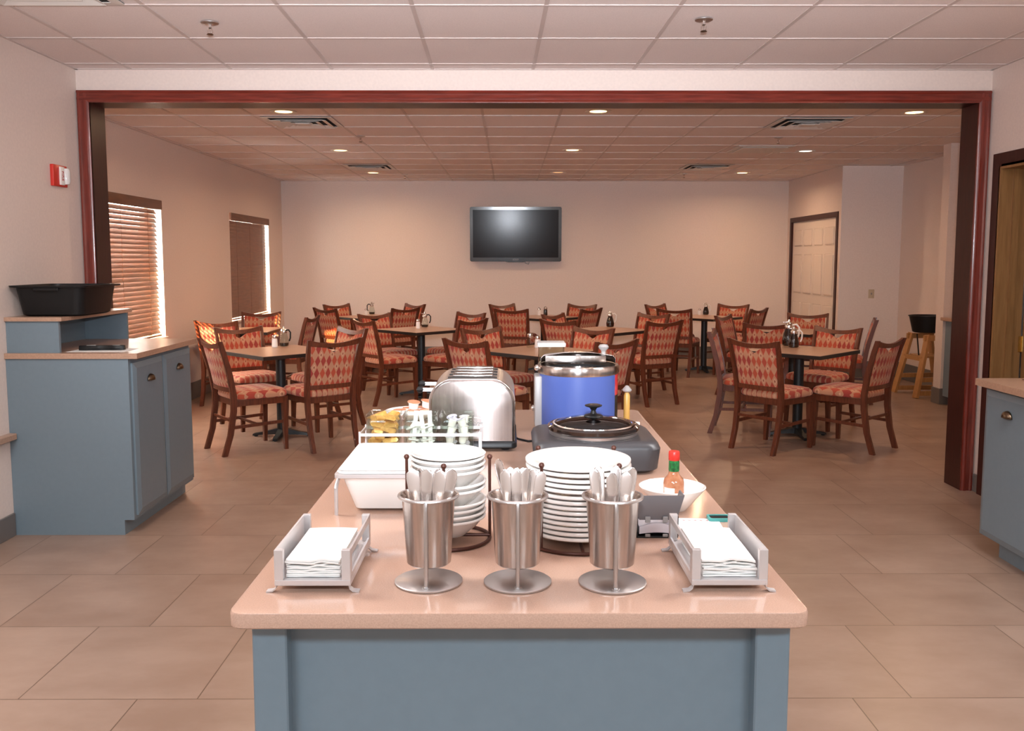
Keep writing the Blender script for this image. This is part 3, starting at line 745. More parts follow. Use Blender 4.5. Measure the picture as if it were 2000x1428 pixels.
for i, (k, x, y, f, l) in enumerate(CH):
    o = chair0 if i == 0 else copy_tree(chair0)
    x, y = x*.965, y*.965; a = math.radians(f); rr_ = .278 if k in 'AHI' else .245; o.location = (x + rr_*math.cos(a), y + rr_*math.sin(a), 0); o.rotation_euler = (0, 0, a - PI/2); o.scale = (1.025, 1.025, 1.025)
    o['label'] = l; o['group'] = G
# high chair
t = thing('high_chair', 'pale wooden high chair with a black seat tub at the far right', 'high chair', (4.78, 10.15, 0), math.radians(95))
for s in (-1, 1):
    for q in (-1, 1):
        b = B(); bar(b, (s*.235, q*.26, .0), (s*.175, q*.11, .70), .090, .030); obj('leg', b, M_pine, t, False)
    b = B(); bar(b, (s*.228, -.25, .05), (s*.228, .25, .05), .026, .05); bar(b, (s*.21, -.2, .20), (s*.21, .2, .20), .024, .05); obj('side_rail', b, M_pine, t, False)
    b = B(); bar(b, (s*.178, -.16, .665), (s*.178, .16, .665), .028, .06); obj('arm_rail', b, M_pine, t, False)
for q in (-1, 1):
    b = B(); bar(b, (-.19, q*.17, .43), (.19, q*.17, .43), .024, .05); obj('cross_rail', b, M_pine, t, False)
b = B(); box(b, -.16, -.13, .44, .16, .13, .46, .004, 1); obj('seat', b, M_pine, t, False)
b = B(); bar(b, (-.03, .125, .455), (.0, .14, .70), .02, .006); obj('strap', b, M_black, t, False)
b = B(); lathe(b, [(.16, 0), (.18, .01), (.22, .18), (.23, .185), (.23, .195), (.21, .195), (.17, .02), (0, .012)], 28, (0, 0, 0), sx=1.0, sy=.85, cap0=True)
tag(obj('booster_tub', b, M_black, loc=(4.78, 10.15, .716)), 'black plastic tub resting on top of the wooden high chair', 'tub')

# ------------------------------------------------------------------ things on the dining tables
TZ0 = .7546
def syrup(x, y, label, s=1.0, chrome=False):
    t = thing('syrup_dispenser', label, 'syrup dispenser', (x, y, TZ0), group='syrup dispensers on the tables')
    b = B(); lathe(b, [(.030, 0), (.038, .006), (.041, .035), (.034, .07), (.024, .10), (.022, .112)], 24, cap0=True, cap1=True); obj('bottle', b, M_glass if chrome else M_syrup, t)
    if chrome:
        b = B(); lathe(b, [(.028, .004), (.034, .008), (.036, .03), (.0, .031)], 20, cap0=True); obj('contents', b, M_syrup, t)
    b = B(); lathe(b, [(.025, .108), (.026, .125), (.020, .140), (.010, .150), (.008, .163), (0, .166)], 20, cap0=True); box(b, .005, -.008, .143, .036, .008, .150, .002); obj('pour_top', b, M_chrome, t)
    b = B(); tube(b, [(-.020, 0, .130), (-.045, 0, .135), (-.062, 0, .115), (-.060, 0, .07), (-.050, 0, .045)], .006, 8); obj('handle', b, M_black if chrome else M_shaker, t)
    t.scale = (s, s, s); return t
def shaker(x, y, label, m=None, s=1.0, name='salt_shaker', cat='shaker'):
    t = thing(name, label, cat, (x, y, TZ0), group='shakers on the tables')
    b = B(); lathe(b, [(.019, 0), (.022, .004), (.020, .05), (.017, .066)], 16, cap0=True, cap1=True); obj('body', b, m or M_shaker, t)
    b = B(); lathe(b, [(.0185, .064), (.0195, .072), (.017, .084), (.008, .091), (0, .092)], 16, cap0=True); obj('cap', b, M_chrome, t)
    t.scale = (s, s, s); return t
syrup(-2.04, 8.10, 'chrome-topped syrup dispenser on the front left table', 1.12, True).rotation_euler.z = PI*.9
shaker(-2.10, 8.01, 'white shaker on the front left table', s=1.25)
syrup(-1.98, 12.95, 'chrome-topped dispenser on the back left table', 1.1, True); shaker(-2.05, 12.86, 'white shaker on the back left table')
syrup(-.98, 10.42, 'chrome-topped dispenser on the middle left table', 1.1, True).rotation_euler.z = PI; shaker(-1.04, 10.25, 'white shaker on the middle left table', s=1.2)
shaker(.43, 12.70, 'white shaker on the back table under the television', s=1.2); shaker(.52, 12.72, 'dark pepper shaker on the back table under the television', M_syrup, 1.35, 'pepper_shaker')
shaker(.19, 7.98, 'tall glass shaker with chrome cap on the table behind the kettle', M_glass, 1.45); shaker(.255, 7.96, 'white shaker behind the clear tub at the kettle', s=1.2)
syrup(1.19, 10.5, 'dark syrup dispenser on the middle right table', 1.15).rotation_euler.z = PI
syrup(2.83, 12.85, 'dark syrup dispenser on the back right table', 1.05).rotation_euler.z = PI; shaker(2.73, 12.82, 'white shaker on the back right table')
syrup(2.55, 7.98, 'dark syrup dispenser at the front of the front right table', 1.15).rotation_euler.z = PI*.95
syrup(2.56, 8.16, 'taller dark dispenser behind the front one on the front right table', 1.45, False).rotation_euler.z = PI*.9

# ------------------------------------------------------------------ napkin holders and napkins
rnd = random.Random(3)
def napkin_holder(cx, y0, y1, mirror, label):
    """U tray on four little feet; mirror=-1 puts the slotted side on the left"""
    t = thing('napkin_holder', label, 'napkin holder', (cx, (y0+y1)/2, IZ), group='napkin holders'); w, l = .0725, (y1-y0)/2
    b = B(); box(b, -w, -l, .013, w, l, .024, .001, 1); obj('tray', b, M_alu, t, False)
    for s in (-1, 1):
        b = B(); xi, xo = s*(w-.003), s*(w)
        slotted = (s == mirror)
        x0, x1 = min(s*(w-.004), s*w), max(s*(w-.004), s*w)
        if slotted:
            box(b, x0, -l+.012, .024, x1, l-.012, .034); box(b, x0, -l+.012, .068, x1, l-.012, .082); box(b, x0, -l+.012, .034, x1, -l+.02, .068); box(b, x0, l-.02, .034, x1, l-.012, .068)
        else: box(b, x0, -l+.012, .024, x1, l-.012, .082)
        xa, xb = min(s*(w-.017), s*w), max(s*(w-.017), s*w)
        for yy in (-l, l-.012): box(b, xa, yy, .024, xb, yy+.012, .083, .001, 1)
        obj('side_panel', b, M_alu, t, False)
        for yy in (-l+.006, l-.006):
            b = B(); pts = [(s*(w-.004), .016), (s*(w-.002), .008), (s*(w+.004), .003), (s*(w+.016), .0015)]
            loft(b, [[(x, yy-.007, z-.0015), (x, yy+.007, z-.0015), (x, yy+.007, z+.0015), (x, yy-.007, z+.0015)] for x, z in pts]); obj('foot', b, M_alu, t)
    return t
def napkin_stack(cx, yc, z0, label, grp, n=9):
    for k in range(n):
        b = B(); w, l = .0515, .104; th = .0030 if k < n-1 else .004; nx, ny = 16, 6
        ph, am = rnd.uniform(0, 6), rnd.uniform(.0012, .0026)
        gx, gy = [], []
        dx, dy = rnd.uniform(-.0015, .0015), rnd.uniform(-.004, .003)
        def P(i, j, top):
            u = -1+2*i/nx; v = -1+2*j/ny
            wav = am*(math.sin(4.2*u+ph)+.4*math.sin(9*u+2*ph))*max(.12, -v)**1.5 * (.15 + .85*k/n)
            sag = .002*(1-abs(v))
            return (u*w, v*l, wav + (th*.94 if top else 0) + (.0015*(1-u*u) if k > n-4 else 0))
        T_ = [[b.verts.new(P(i, j, 1)) for j in range(ny+1)] for i in range(nx+1)]; L_ = [[b.verts.new(P(i, j, 0)) for j in range(ny+1)] for i in range(nx+1)]
        for i in range(nx):
            for j in range(ny):
                b.faces.new((T_[i][j], T_[i+1][j], T_[i+1][j+1], T_[i][j+1])); b.faces.new((L_[i][j], L_[i][j+1], L_[i+1][j+1], L_[i+1][j]))
            b.faces.new((T_[i][0], L_[i][0], L_[i+1][0], T_[i+1][0])); b.faces.new((T_[i][ny], T_[i+1][ny], L_[i+1][ny], L_[i][ny]))
        for j in range(ny): b.faces.new((T_[0][j], T_[0][j+1], L_[0][j+1], L_[0][j])); b.faces.new((T_[nx][j], L_[nx][j], L_[nx][j+1], T_[nx][j+1]))
        o = obj('paper_napkin', b, M_paper, loc=(cx+dx, yc+dy, z0 + k*.0037)); o.rotation_euler.z = rnd.uniform(-.01, .01)
        tag(o, label if k < n-1 else label.replace('folded in the', 'on top of the'), 'napkin', grp)
napkin_holder(-.374, 1.655, 1.905, 1, 'silver napkin holder at the left front of the counter')
napkin_holder(.421, 1.655, 1.905, -1, 'silver napkin holder at the right front of the counter')
napkin_stack(-.376, 1.775, IZ+.0252, 'white paper napkin folded in the stack in the left holder', 'napkins in the left holder')
napkin_stack(.423, 1.775, IZ+.0252, 'white paper napkin folded in the stack in the right holder', 'napkins in the right holder')

# ------------------------------------------------------------------ flatware cups on stands
def flatware_cup(cx, cy, label):
    t = thing('flatware_cup', label, 'flatware holder', (cx, cy, IZ), group='flatware holders')
    b = B(); lathe(b, [(0, .0), (.064, 0), (.0665, .002), (.0665, .0045), (.064, .006), (0, .006)], 56); obj('base_disc', b, M_steelD, t)
    cz = .0
    b = B(); lathe(b, [(0, .036), (.040, .036), (.0435, .039), (.052, .168), (.0545, .1735), (.0535, .1745), (.0505, .170), (.0425, .041), (0, .0385)], 48, (0, .012, cz)); obj('cup', b, M_steel, t)
    b = B(); tube(b, [(.0575*math.cos(2*PI*k/40), .012+.0575*math.sin(2*PI*k/40), .1715) for k in range(40)], .0032, 8, True); obj('ring', b, M_steelD, t)
    b = B(); tube(b, [(0, -.049, .0), (0, -.049, .155), (0, -.0485, .166), (0, -.046, .1715)], .0042, 10); lathe(b, [(.008, .006), (.008, .008), (.004, .009)], 12, (0, -.049, 0), cap1=True); obj('post', b, M_steelD, t)
    return t
CUPS = [(-.158, 1.711), (.017, 1.707), (.203, 1.704)]
flatware_cup(*CUPS[0], 'steel flatware cup on a round stand, left one of the three at the front')
flatware_cup(*CUPS[1], 'steel flatware cup on a round stand, middle one of the three at the front')
flatware_cup(*CUPS[2], 'steel flatware cup on a round stand, right one of the three at the front')
def utensil_mesh(kind):
    """handle end up (+Z), business end at z=0; broad face towards -Y"""
    b = B(); prof = [(0, .0105, .002), (.012, .0135, .0025), (.03, .0125, .002), (.045, .006, .002), (.06, .0034, .003), (.085, .0050, .003), (.12, .0085, .0025), (.145, .0104, .002), (.162, .0114, .002), (.172, .0104, .002), (.178, .0055, .0016), (.1795, .002, .001)]
    if kind == 'wide': prof = [(z, w*1.22 if z > .09 else w, h) for z, w, h in prof]
    loops = []
    for z, w, h in prof:
        y = -.006*math.sin(PI*z/.18) + .004*(z/.18)
        loops.append([(w*math.cos(a), y + h*.5*math.sin(a), z) for a in [2*PI*k/14 for k in range(14)]])
    loft(b, loops)
    # raised bead along the handle edge
    for s in (-1, 1): tube(b, [(s*w*.86, -.006*math.sin(PI*z/.18)+.004*(z/.18)-h*.35, z) for z, w, h in prof[5:10]], .0009, 5)
    return b
u0 = obj('table_utensil', utensil_mesh('n'), M_uten); u1 = obj('table_utensil', utensil_mesh('wide'), M_uten); first = {0: True, 1: True}
def utensil(kind, cx, cy, ang, rad, zb, lean, tilt, label, grp, twist=0):
    src = (u0, u1)[kind]
    o = src if first[kind] else src.copy()
    if not first[kind]: COL.objects.link(o)
    first[kind] = False
    o.location = (cx + rad*.55*math.cos(ang), cy + .012 + rad*.55*math.sin(ang), IZ + .0445 + zb)
    o.rotation_euler = (tilt, lean, twist); tag(o, label, 'utensil', grp)
L1 = 'steel utensil standing handle up in the left flatware cup'; L2 = 'steel utensil standing handle up in the middle flatware cup'; L3 = 'steel utensil standing handle up in the right flatware cup'
for x, y, ln in ((-.024, .004, -.10), (-.012, .016, -.06), (-.004, -.010, .00), (.010, .012, .06), (.014, -.014, .10), (.020, .006, .20)):
    utensil(1 if y < .01 else 0, CUPS[0][0], CUPS[0][1], math.atan2(y, x), math.hypot(x, y), 0, ln, .02, L1, 'utensils in the left cup', rnd.uniform(-.3, .3))
utensil(0, CUPS[1][0], CUPS[1][1], 0, .014, .022, -.34, .0, 'grey steel utensil leaning left out of the middle flatware cup', 'utensils in the middle cup', -.6)
for x, y, ln in ((-.018, -.006, -.08), (-.010, .016, -.05), (.0, -.012, -.02), (-.002, .008, .0), (.010, .018, .03), (.014, -.004, .06), (.016, .010, .12), (.018, -.012, .21)):
    utensil(0, CUPS[1][0], CUPS[1][1], math.atan2(y, x), math.hypot(x, y), rnd.uniform(-.002, .006) if False else 0.001, ln, rnd.uniform(-.04, .04), L2, 'utensils in the middle cup', rnd.uniform(-.6, .6))
for k, (x, y, ln, tl) in enumerate(((-.026, -.004, -.10, -.03), (-.012, .022, -.12, -.08), (-.006, -.024, .0, .02), (.006, .026, .04, -.12), (.016, -.020, .08, .02), (.027, .010, .14, -.04))):
    utensil(0, CUPS[2][0], CUPS[2][1], math.atan2(y, x), math.hypot(x, y)*1.25, (0, -.0, -.002, .0, -.001, .001)[k], ln, tl, L3, 'utensils in the right cup', (.1, -.2, .15, .0, -.1, .2)[k])

# ------------------------------------------------------------------ racks with bowls and plates
def rack(cx, cy, r, h, angs, label):
    t = thing('wire_dish_rack', label, 'dish rack', (cx, cy, IZ))
    b = B(); tube(b, [(r*math.cos(2*PI*k/48), r*math.sin(2*PI*k/48), .0045) for k in range(48)], .0042, 8, True); obj('ring', b, M_rust, t)
    b = B(); tube(b, [(-r, 0, .010), (r, 0, .010)], .0038, 8); tube(b, [(0, -r, .010), (0, r, .010)], .0038, 8); obj('cross_wire', b, M_rust, t)
    for a in angs:
        a = math.radians(a); x, y = r*math.cos(a), r*math.sin(a)
        b = B(); tube(b, [(x, y, .004), (x, y, h)], .0034, 8); lathe(b, [(0, -.0065), (.0046, -.0046), (.0065, 0), (.0046, .0046), (0, .0065)], 14, (x, y, h+.004)); obj('rod', b, M_rust, t)
    return t
BC = (-.137, 1.985); rack(*BC, .0935, .186, (180, 268, 0, 90), 'brown wire rack with ball-tipped rods holding the bowls')
PC = (.158, 1.99); rack(*PC, .126, .186, (226, 309, 45, 135), 'brown wire rack holding the tall plate stack')
def dish(name, prof, label, cat, loc, grp, m=M_cer):
    o = obj(name, lathe(B(), prof, 56), m, loc=loc); return tag(o, label, cat, grp)
bowl_prof = [(0, 0), (.040, 0), (.043, .003), (.064, .021), (.081, .0385), (.084, .0405), (.0845, .0435), (.083, .0455), (.080, .0455), (.062, .027), (.040, .008), (0, .006)]
z = IZ+.0145; bz = []
for k, st in enumerate((0, .0125, .0125, .0125, .030, .0125, .030, .0125, .0125)):
    z += st; bz.append(z)
for k, zz in enumerate(bz):
    dx, dy = ((0, 0), (.003, 0), (-.001, .002), (.004, -.001), (0, 0), (.004, 0), (-.002, .001), (.001, 0), (-.003, 0))[k]
    dish('cereal_bowl', bowl_prof, 'white cereal bowl in the wire rack stack behind the left flatware cup' if k < 8 else 'upper white bowl just under the top plate of the left rack', 'bowl', (BC[0]+dx*.4, BC[1]+dy*.4, zz), 'bowls in the left wire rack')
dish('small_plate', [(0, 0), (.05, 0), (.055, .003), (.082, .011), (.084, .013), (.081, .0145), (.054, .0065), (0, .005)], 'small white plate topping the bowl stack in the left rack', 'plate', (BC[0]+.001, BC[1], bz[-1]+.0375), None)
plate_prof = [(0, 0), (.062, 0), (.066, .003), (.092, .0092), (.1160, .0125), (.1190, .0150), (.1195, .0180), (.1185, .0203), (.1160, .0212), (.092, .0150), (.064, .0065), (0, .0055)]
n = 14
for k in range(n):
    zz = IZ + .0145 + k*.0114 + (.002 if k > 8 else 0) + (.002 if k > 11 else 0)
    dx = (0, .001, -.001, .002, -.001, 0, .002, -.001, .001, .003, .004, .002, -.001, -.002, .0)[k]
    dish('dinner_plate', plate_prof, 'white dinner plate in the tall stack in the brown plate rack' if k < n-1 else 'topmost white dinner plate of the tall stack in the plate rack', 'plate', (PC[0]+dx, PC[1]+(k % 3-1)*.001, zz), 'plates in the right wire rack')

# ------------------------------------------------------------------ white dish in the silver stand
t = thing('serving_dish_stand', 'silver stand with bent legs carrying the white serving dish', 'stand', (-.289, 2.34, IZ))
FX, FY, FZ = .143, .172, .104
b = B(); fo = rrect(-FX, -FY, FX, FY, .012, 4); fi = rrect(-FX+.010, -FY+.010, FX-.010, FY-.010, .008, 4)
loft(b, [[(x, y, FZ-.009) for x, y in fo], [(x, y, FZ) for x, y in fo], [(x, y, FZ) for x, y in fi], [(x, y, FZ-.009) for x, y in fi], [(x, y, FZ-.009) for x, y in fo]], cap=False); bmesh.ops.remove_doubles(b, verts=b.verts, dist=1e-6)
obj('frame', b, M_alu, t)
for s in (-1, 1):
    for q in (-1, 1):
        b = B(); y = q*(FY-.012); x = s*(FX-.003)
        pts = [(x, y*.62, FZ-.0135), (x, y*.75, FZ-.020), (x, y*.93, FZ-.028), (x, y, FZ-.036), (x, y, .0)]
        tube(b, pts, .0048, 8); obj('leg', b, M_alu, t)
t = thing('serving_dish', 'white rectangular lidded serving dish at left of the counter', 'serving dish', (-.289, 2.34, IZ+.004))
b = B(); R = lambda x, y, r, z: [(a, c, z) for a, c in rrect(-x, -y, x, y, r, 5)]
loft(b, [R(.095, .120, .02, .0), R(.101, .126, .02, .003), R(.1275, .1555, .02, .090), R(.129, .157, .02, .1003), R(.137, .166, .02, .1008), R(.139, .168, .02, .105), R(.137, .166, .02, .108), R(.122, .150, .02, .104), R(.098, .122, .02, .008)])
obj('dish', b, M_cer, t)
b = B(); loft(b, [R(.119, .147, .02, .105), R(.134, .163, .02, .1085), R(.134, .163, .02, .1115), R(.112, .140, .02, .1115), R(.104, .132, .02, .1085), R(.02, .03, .01, .1083)]); obj('lid', b, M_shaker, t)

# ------------------------------------------------------------------ condiment stand with three glass jars
KY0, KY1, KX0, KX1 = 2.655, 2.775, -.448, -.088
t = thing('condiment_stand', 'silver wire stand holding three square glass jars', 'stand', (0, 0, IZ))
for x in (KX0, KX1):
    for y in (KY0, KY1): b = B(); box(b, x-.003, y-.003, 0, x+.003, y+.003, .118); obj('post', b, M_alu, t, False)
b = B(); box(b, KX0, KY0-.002, .104, KX1, KY0+.002, .113); obj('front_rail', b, M_alu, t, False)
b = B(); box(b, KX0, KY1-.002, .104, KX1, KY1+.002, .113); box(b, KX0-.002, KY0, .104, KX0+.002, KY1, .113); box(b, KX1-.002, KY0, .104, KX1+.002, KY1, .113); obj('side_rail', b, M_alu, t, False)
b = B(); box(b, KX0, KY0, .004, KX1, KY1, .008); obj('shelf', b, M_alu, t, False)
JX = (-.382, -.270, -.158); jl = ('left square glass jar full of gold packets', 'middle square glass jar full of white packets', 'right square glass jar full of creamer cups'); JZ = IZ+.009; JY = (KY0+KY1)/2+.002
for x, l in zip(JX, jl):
    b = B(); R = lambda w, z, r=.010: [(a, c, z) for a, c in rrect(-w, -w, w, w, r, 4)]
    loft(b, [R(.047, 0), R(.050, .004), R(.050, .135), R(.0465, .142), R(.0515, .149), R(.0515, .156), R(.0485, .156), R(.0435, .142), R(.0465, .134), R(.0465, .010), R(.044, .006)])
    tag(obj('glass_jar', b, M_glass, None, True, 40, loc=(x, JY, JZ)), l, 'jar', 'condiment jars')
def in_jar(src_fn, name, jx, cnt, label, cat, grp, zmax, h, roll=True):
    src = None
    for k in range(cnt):
        o = src_fn() if src is None else copy_tree(src)
        if src is None: src = o
        lvl = k // 4; q = k % 4
        o.location = (jx + (-.018, .018)[q % 2] + rnd.uniform(-.005, .005), JY + (-.020, .018)[q // 2] + rnd.uniform(-.004, .004), JZ + .012 + h*.5 + lvl*h + rnd.uniform(0, .002))
        o.rotation_euler = (rnd.uniform(-.35, .35), rnd.uniform(-.35, .35), rnd.uniform(0, 6)) if roll else (rnd.uniform(-.5, .5), rnd.uniform(-.4, .4), rnd.uniform(0, 6))
        tag(o, label, cat, grp)
def packet(m, l=.021, w=.012, h=.006):
    def f():
        b = B(); loft(b, [[(x, -w*.9, -.001), (x, w*.9, -.001), (x, w*.9, .001), (x, -w*.9, .001)] if abs(x) > l*.85 else [(x, -w, -h), (x, w, -h), (x, w, h), (x, -w, h)] for x in (-l, -l*.8, l*.8, l)])
        return obj('condiment_packet', b, m)
    return f
def creamer():
    t = thing('creamer_cup', '', 'creamer')
    b = B(); lathe(b, [(.011, -.011), (.0135, .009), (.017, .011), (.017, .0118)], 18, cap0=True); obj('cup', b, M_cer, t)
    b = B(); lathe(b, [(.017, .0118), (.0165, .0128), (0, .0128)], 18); obj('foil_lid', b, M_lidbl, t)
    return t
in_jar(packet(M_gold, .024, .014, .007), 'p', JX[0], 32, 'gold foil packet in the left glass jar', 'packet', 'gold packets in the left jar', .12, .0175)
in_jar(packet(M_paper, .024, .016, .003), 'p', JX[1], 24, 'white paper packet in the middle glass jar', 'packet', 'white packets in the middle jar', .12, .0185, False)
in_jar(creamer, 'c', JX[2], 20, 'small creamer cup in the right glass jar', 'creamer', 'creamer cups in the right jar', .12, .026)
for k, (dx, dy, ln) in enumerate(((.022, -.030, -.22), (.034, -.032, -.05), (-.026, -.03, .16))):
    b = B(); prism(b, rrect(-.0065, -.0012, .0065, .0012, .001, 2), 0, .155); o = obj('paper_tube_packet', b, M_paper, loc=(JX[1]+dx, JY+dy*.9, JZ+.012)); o.rotation_euler = (-.02, ln*.6, .1)
    tag(o, 'tall narrow white packet standing in the middle glass jar', 'packet', 'tall white packets in the middle jar')

# ------------------------------------------------------------------ plate of jam cups behind
dish('saucer', [(0, 0), (.06, 0), (.065, .004), (.112, .026), (.1145, .029), (.111, .030), (.065, .010), (0, .007)], 'white shallow dish of jam cups behind the toaster at left', 'dish', (-.385, 3.56, IZ+.001), None)
def jam(x, y, z, label, r=(0, 0, 0)):
    t = thing('jam_cup', label, 'jam cup', (x, y, z), group='jam cups on the white dish'); t.rotation_euler = r
    b = B(); lathe(b, [(.018, 0), (.021, .022), (.026, .025), (.026, .0262)], 20, cap0=True); obj('cup', b, M_cer, t)
    b = B(); lathe(b, [(.026, .0262), (.025, .0275), (0, .0278)], 20); obj('foil_lid', b, M_jam, t)
for k, (x, y, z, r) in enumerate(((-.435, 3.53, .012, (0, 0, 0)), (-.378, 3.52, .011, (0, 0, 0)), (-.330, 3.54, .012, (0, 0, 0)), (-.405, 3.585, .011, (0, 0, 0)), (-.35, 3.60, .011, (0, 0, 0)), (-.382, 3.545, .042, (.15, .1, 0)), (-.332, 3.565, .043, (.1, .2, 0)))):
    jam(x, y, IZ+z, 'small jam cup with an orange lid on the white dish' if k < 5 else 'upper orange-lidded jam cup stacked on the others', r)

# ------------------------------------------------------------------ toaster
t = thing('toaster', 'large brushed steel four-slot toaster with black base and side levers', 'toaster', (-.122, 3.10, IZ))
TW, TZ1, TZ2 = .142, .034, .240; YF_, YB_ = -.175, .165
def arch(w, z0, z1, r, n=9):
    pts = [(w, z0), ]
    for k in range(n+1): a = PI/2*k/n; pts.append((w-r+r*math.cos(a), z1-r+r*math.sin(a)))
    for k in range(n+1): a = PI/2+PI/2*k/n; pts.append((-w+r+r*math.cos(a), z1-r+r*math.sin(a)))
    pts.append((-w, z0)); return pts
b = B(); A = arch(TW, TZ1, TZ2, .075)
loft(b, [[(x, y, z) for x, z in A] for y in (YF_+.02, YB_-.02)]); obj('body', b, M_steelD, t)
b = B(); 
def arch_in(i): return [(x*(1-i/TW), TZ1+(z-TZ1)*(1-i/(TZ2-TZ1))) for x, z in A]
loft(b, [[(x, YF_+.0199, z) for x, z in A], [(x, YF_+.006, z) for x, z in A], [(x, YF_+.001, z) for x, z in arch_in(.004)], [(x, YF_, z) for x, z in arch_in(.010)]]); obj('front_panel', b, M_toast, t, ang=50)
b = B(); loft(b, [[(x, YB_-.0199, z) for x, z in A], [(x, YB_-.004, z) for x, z in A], [(x, YB_, z) for x, z in arch_in(.008)]]); obj('rear_panel', b, M_steel, t, ang=50)
b = B(); tube(b, [(x, YF_+.006, z) for x, z in arch_in(.001)], .0022, 6); obj('front_bead', b, M_chrome, t)
b = B(); loft(b, [[(x, y, z) for x, y in rrect(-TW-i, YF_-i, TW+i, YB_+i, .02, 4)] for z, i in ((.010, .004), (.014, .007), (.028, .006), (.0345, .001))]); obj('base', b, M_black, t)
for x in (-.11, .11):
    for y in (-.14, .13): b = B(); lathe(b, [(.014, 0), (.016, .012)], 14, (x, y, 0), cap0=True, cap1=True); obj('foot', b, M_black, t)
for k in range(4):
    y = -.120 + k*.075
    b = B(); prism(b, rrect(-.082, y-.016, .082, y+.016, .010, 4), TZ2-.004, TZ2+.0012); obj('slot', b, M_dark, t)
    b = B(); box(b, -.068, y+.016, TZ2-.002, .068, y+.043, TZ2+.007, .003, 2); obj('slot_ridge', b, M_steel, t)
for y, z in ((-.10, .196), (-.02, .205)):
    b = B(); box(b, -TW-.030, y-.005, z-.006, -TW+.014, y+.005, z+.006, .001, 1); lv = obj('lever', b, M_alu, t)
    b = B(); lathe(b, [(0, -.013), (.009, -.009), (.013, 0), (.009, .009), (0, .013)], 18, (-TW-.036, y, z)); obj('lever_knob', b, M_black, lv)
b = B(); tube(b, [(.044*math.cos(a), YF_-.0004, .095+.019*math.sin(a)) for a in [2*PI*k/48 for k in range(48)]], .0011, 5, True); tube(b, [(.053+.0035*math.cos(a), YF_-.0004, .115+.0035*math.sin(a)) for a in [2*PI*k/16 for k in range(16)]], .0006, 4, True)
obj('logo_oval', b, M_logo, t)
text_mesh('logo_lettering', 'Waring', .022, M_logog, t, Matrix.Translation((0, YF_-.0006, .094)) @ FACE_CAM, shear=.3)
b = B(); tube(b, [(.13, .02, .016), (.155, .0, .006), (.19, -.03, .004), (.215, -.02, .004), (.225, .05, .004), (.215, .12, .004)], .004, 8); obj('power_cord', b, M_black, t)

# ------------------------------------------------------------------ soup kettle
t = thing('soup_kettle', 'blue-wrapped round soup kettle with a steel rim and hinged lid', 'soup kettle', (.262, 3.37, IZ)); KR = .148
b = B(); lathe(b, [(KR-.03, .004), (KR-.004, .008), (KR, .02), (KR, .222), (KR-.02, .222)], 64, cap0=True); obj('shell', b, M_steelD, t)
b = B(); a0, a1 = math.radians(-168), math.radians(-28); nn = 40
ring = [[(( KR+dr)*math.cos(a0+(a1-a0)*k/nn), (KR+dr)*math.sin(a0+(a1-a0)*k/nn)) for k in range(nn+1)] for dr in (.0005, .0015)]
prism(b, ring[1] + list(reversed(ring[0])), .016, .214); obj('printed_wrap', b, M_bluew, t)
def wedge(d0, d1, z0, z1, m, nm):
    b = B(); a, c = math.radians(d0), math.radians(d1); o = [((KR+.0020)*math.cos(a+(c-a)*k/6), (KR+.0020)*math.sin(a+(c-a)*k/6)) for k in range(7)]; i_ = [(x*.997, y*.997) for x, y in o]
    prism(b, o + list(reversed(i_)), z0, z1); obj(nm, b, m, t)
wedge(-28, -4, .13, .214, M_redw, 'red_print_panel'); wedge(-28, -4, .016, .13, M_black, 'dark_print_panel')
b = B(); lathe(b, [(KR-.022, .205), (KR+.003, .208), (KR+.007, .214), (KR+.007, .235), (KR+.003, .241), (KR-.012, .241), (KR-.018, .232), (KR-.022, .205)], 64); obj('rim_band', b, M_steel, t)
b = B(); lathe(b, [(KR-.02, .225), (KR-.026, .06), (0, .055)], 48); obj('inner_pot', b, M_dark, t)
b = B(); box(b, -KR-.018, -.055, .01, -KR+.012, .055, .20, .006); cb = obj('control_box', b, M_grey, t)
for z, nm in ((.228, 'clamp'), (.075, 'dial')):
    b = B(); lathe(b, [(.011, 0), (.012, .008), (.006, .014), (0, .014)], 16); o = obj(nm, b, M_chrome, t); o.location = (-KR-(.004 if z > .2 else .0175), -.02, z); o.rotation_euler = (0, -PI/2, 0)
# rear half lid with rim and knob, front half folded open
b = B(); n2 = 28; lp = []
for rr_, z in ((KR-.006, .243), (KR-.006, .262), (KR-.016, .272), (.05, .284)):
    lp.append([(rr_*math.cos(PI*k/n2*1.0), rr_*math.sin(PI*k/n2) - (.03 if False else 0), z) for k in range(n2+1)])
vs = [[b.verts.new(p) for p in l] for l in lp]
for a_, c_ in zip(vs, vs[1:]):
    for k in range(n2): b.faces.new((a_[k], a_[k+1], c_[k+1], c_[k]))
b.faces.new(vs[-1]); o = obj('lid', b, M_steel, t); sl = o.modifiers.new('thick', 'SOLIDIFY'); sl.thickness = .002
b = B(); box(b, -.125, -.008, .246, .105, .010, .272, .003); obj('lid_hinge_bar', b, M_steel, t)
b = B(); lathe(b, [(.010, .272), (.008, .284), (.010, .290), (.018, .297), (.020, .304), (.014, .312), (0, .314)], 20, (.098, .02, 0), cap0=True); obj('lid_knob', b, M_grey, t)
for x in (-.10, .10):
    for y in (-.09, .09): b = B(); lathe(b, [(.012, 0), (.014, .008)], 12, (x, y, 0), cap0=True, cap1=True); obj('foot', b, M_black, t)
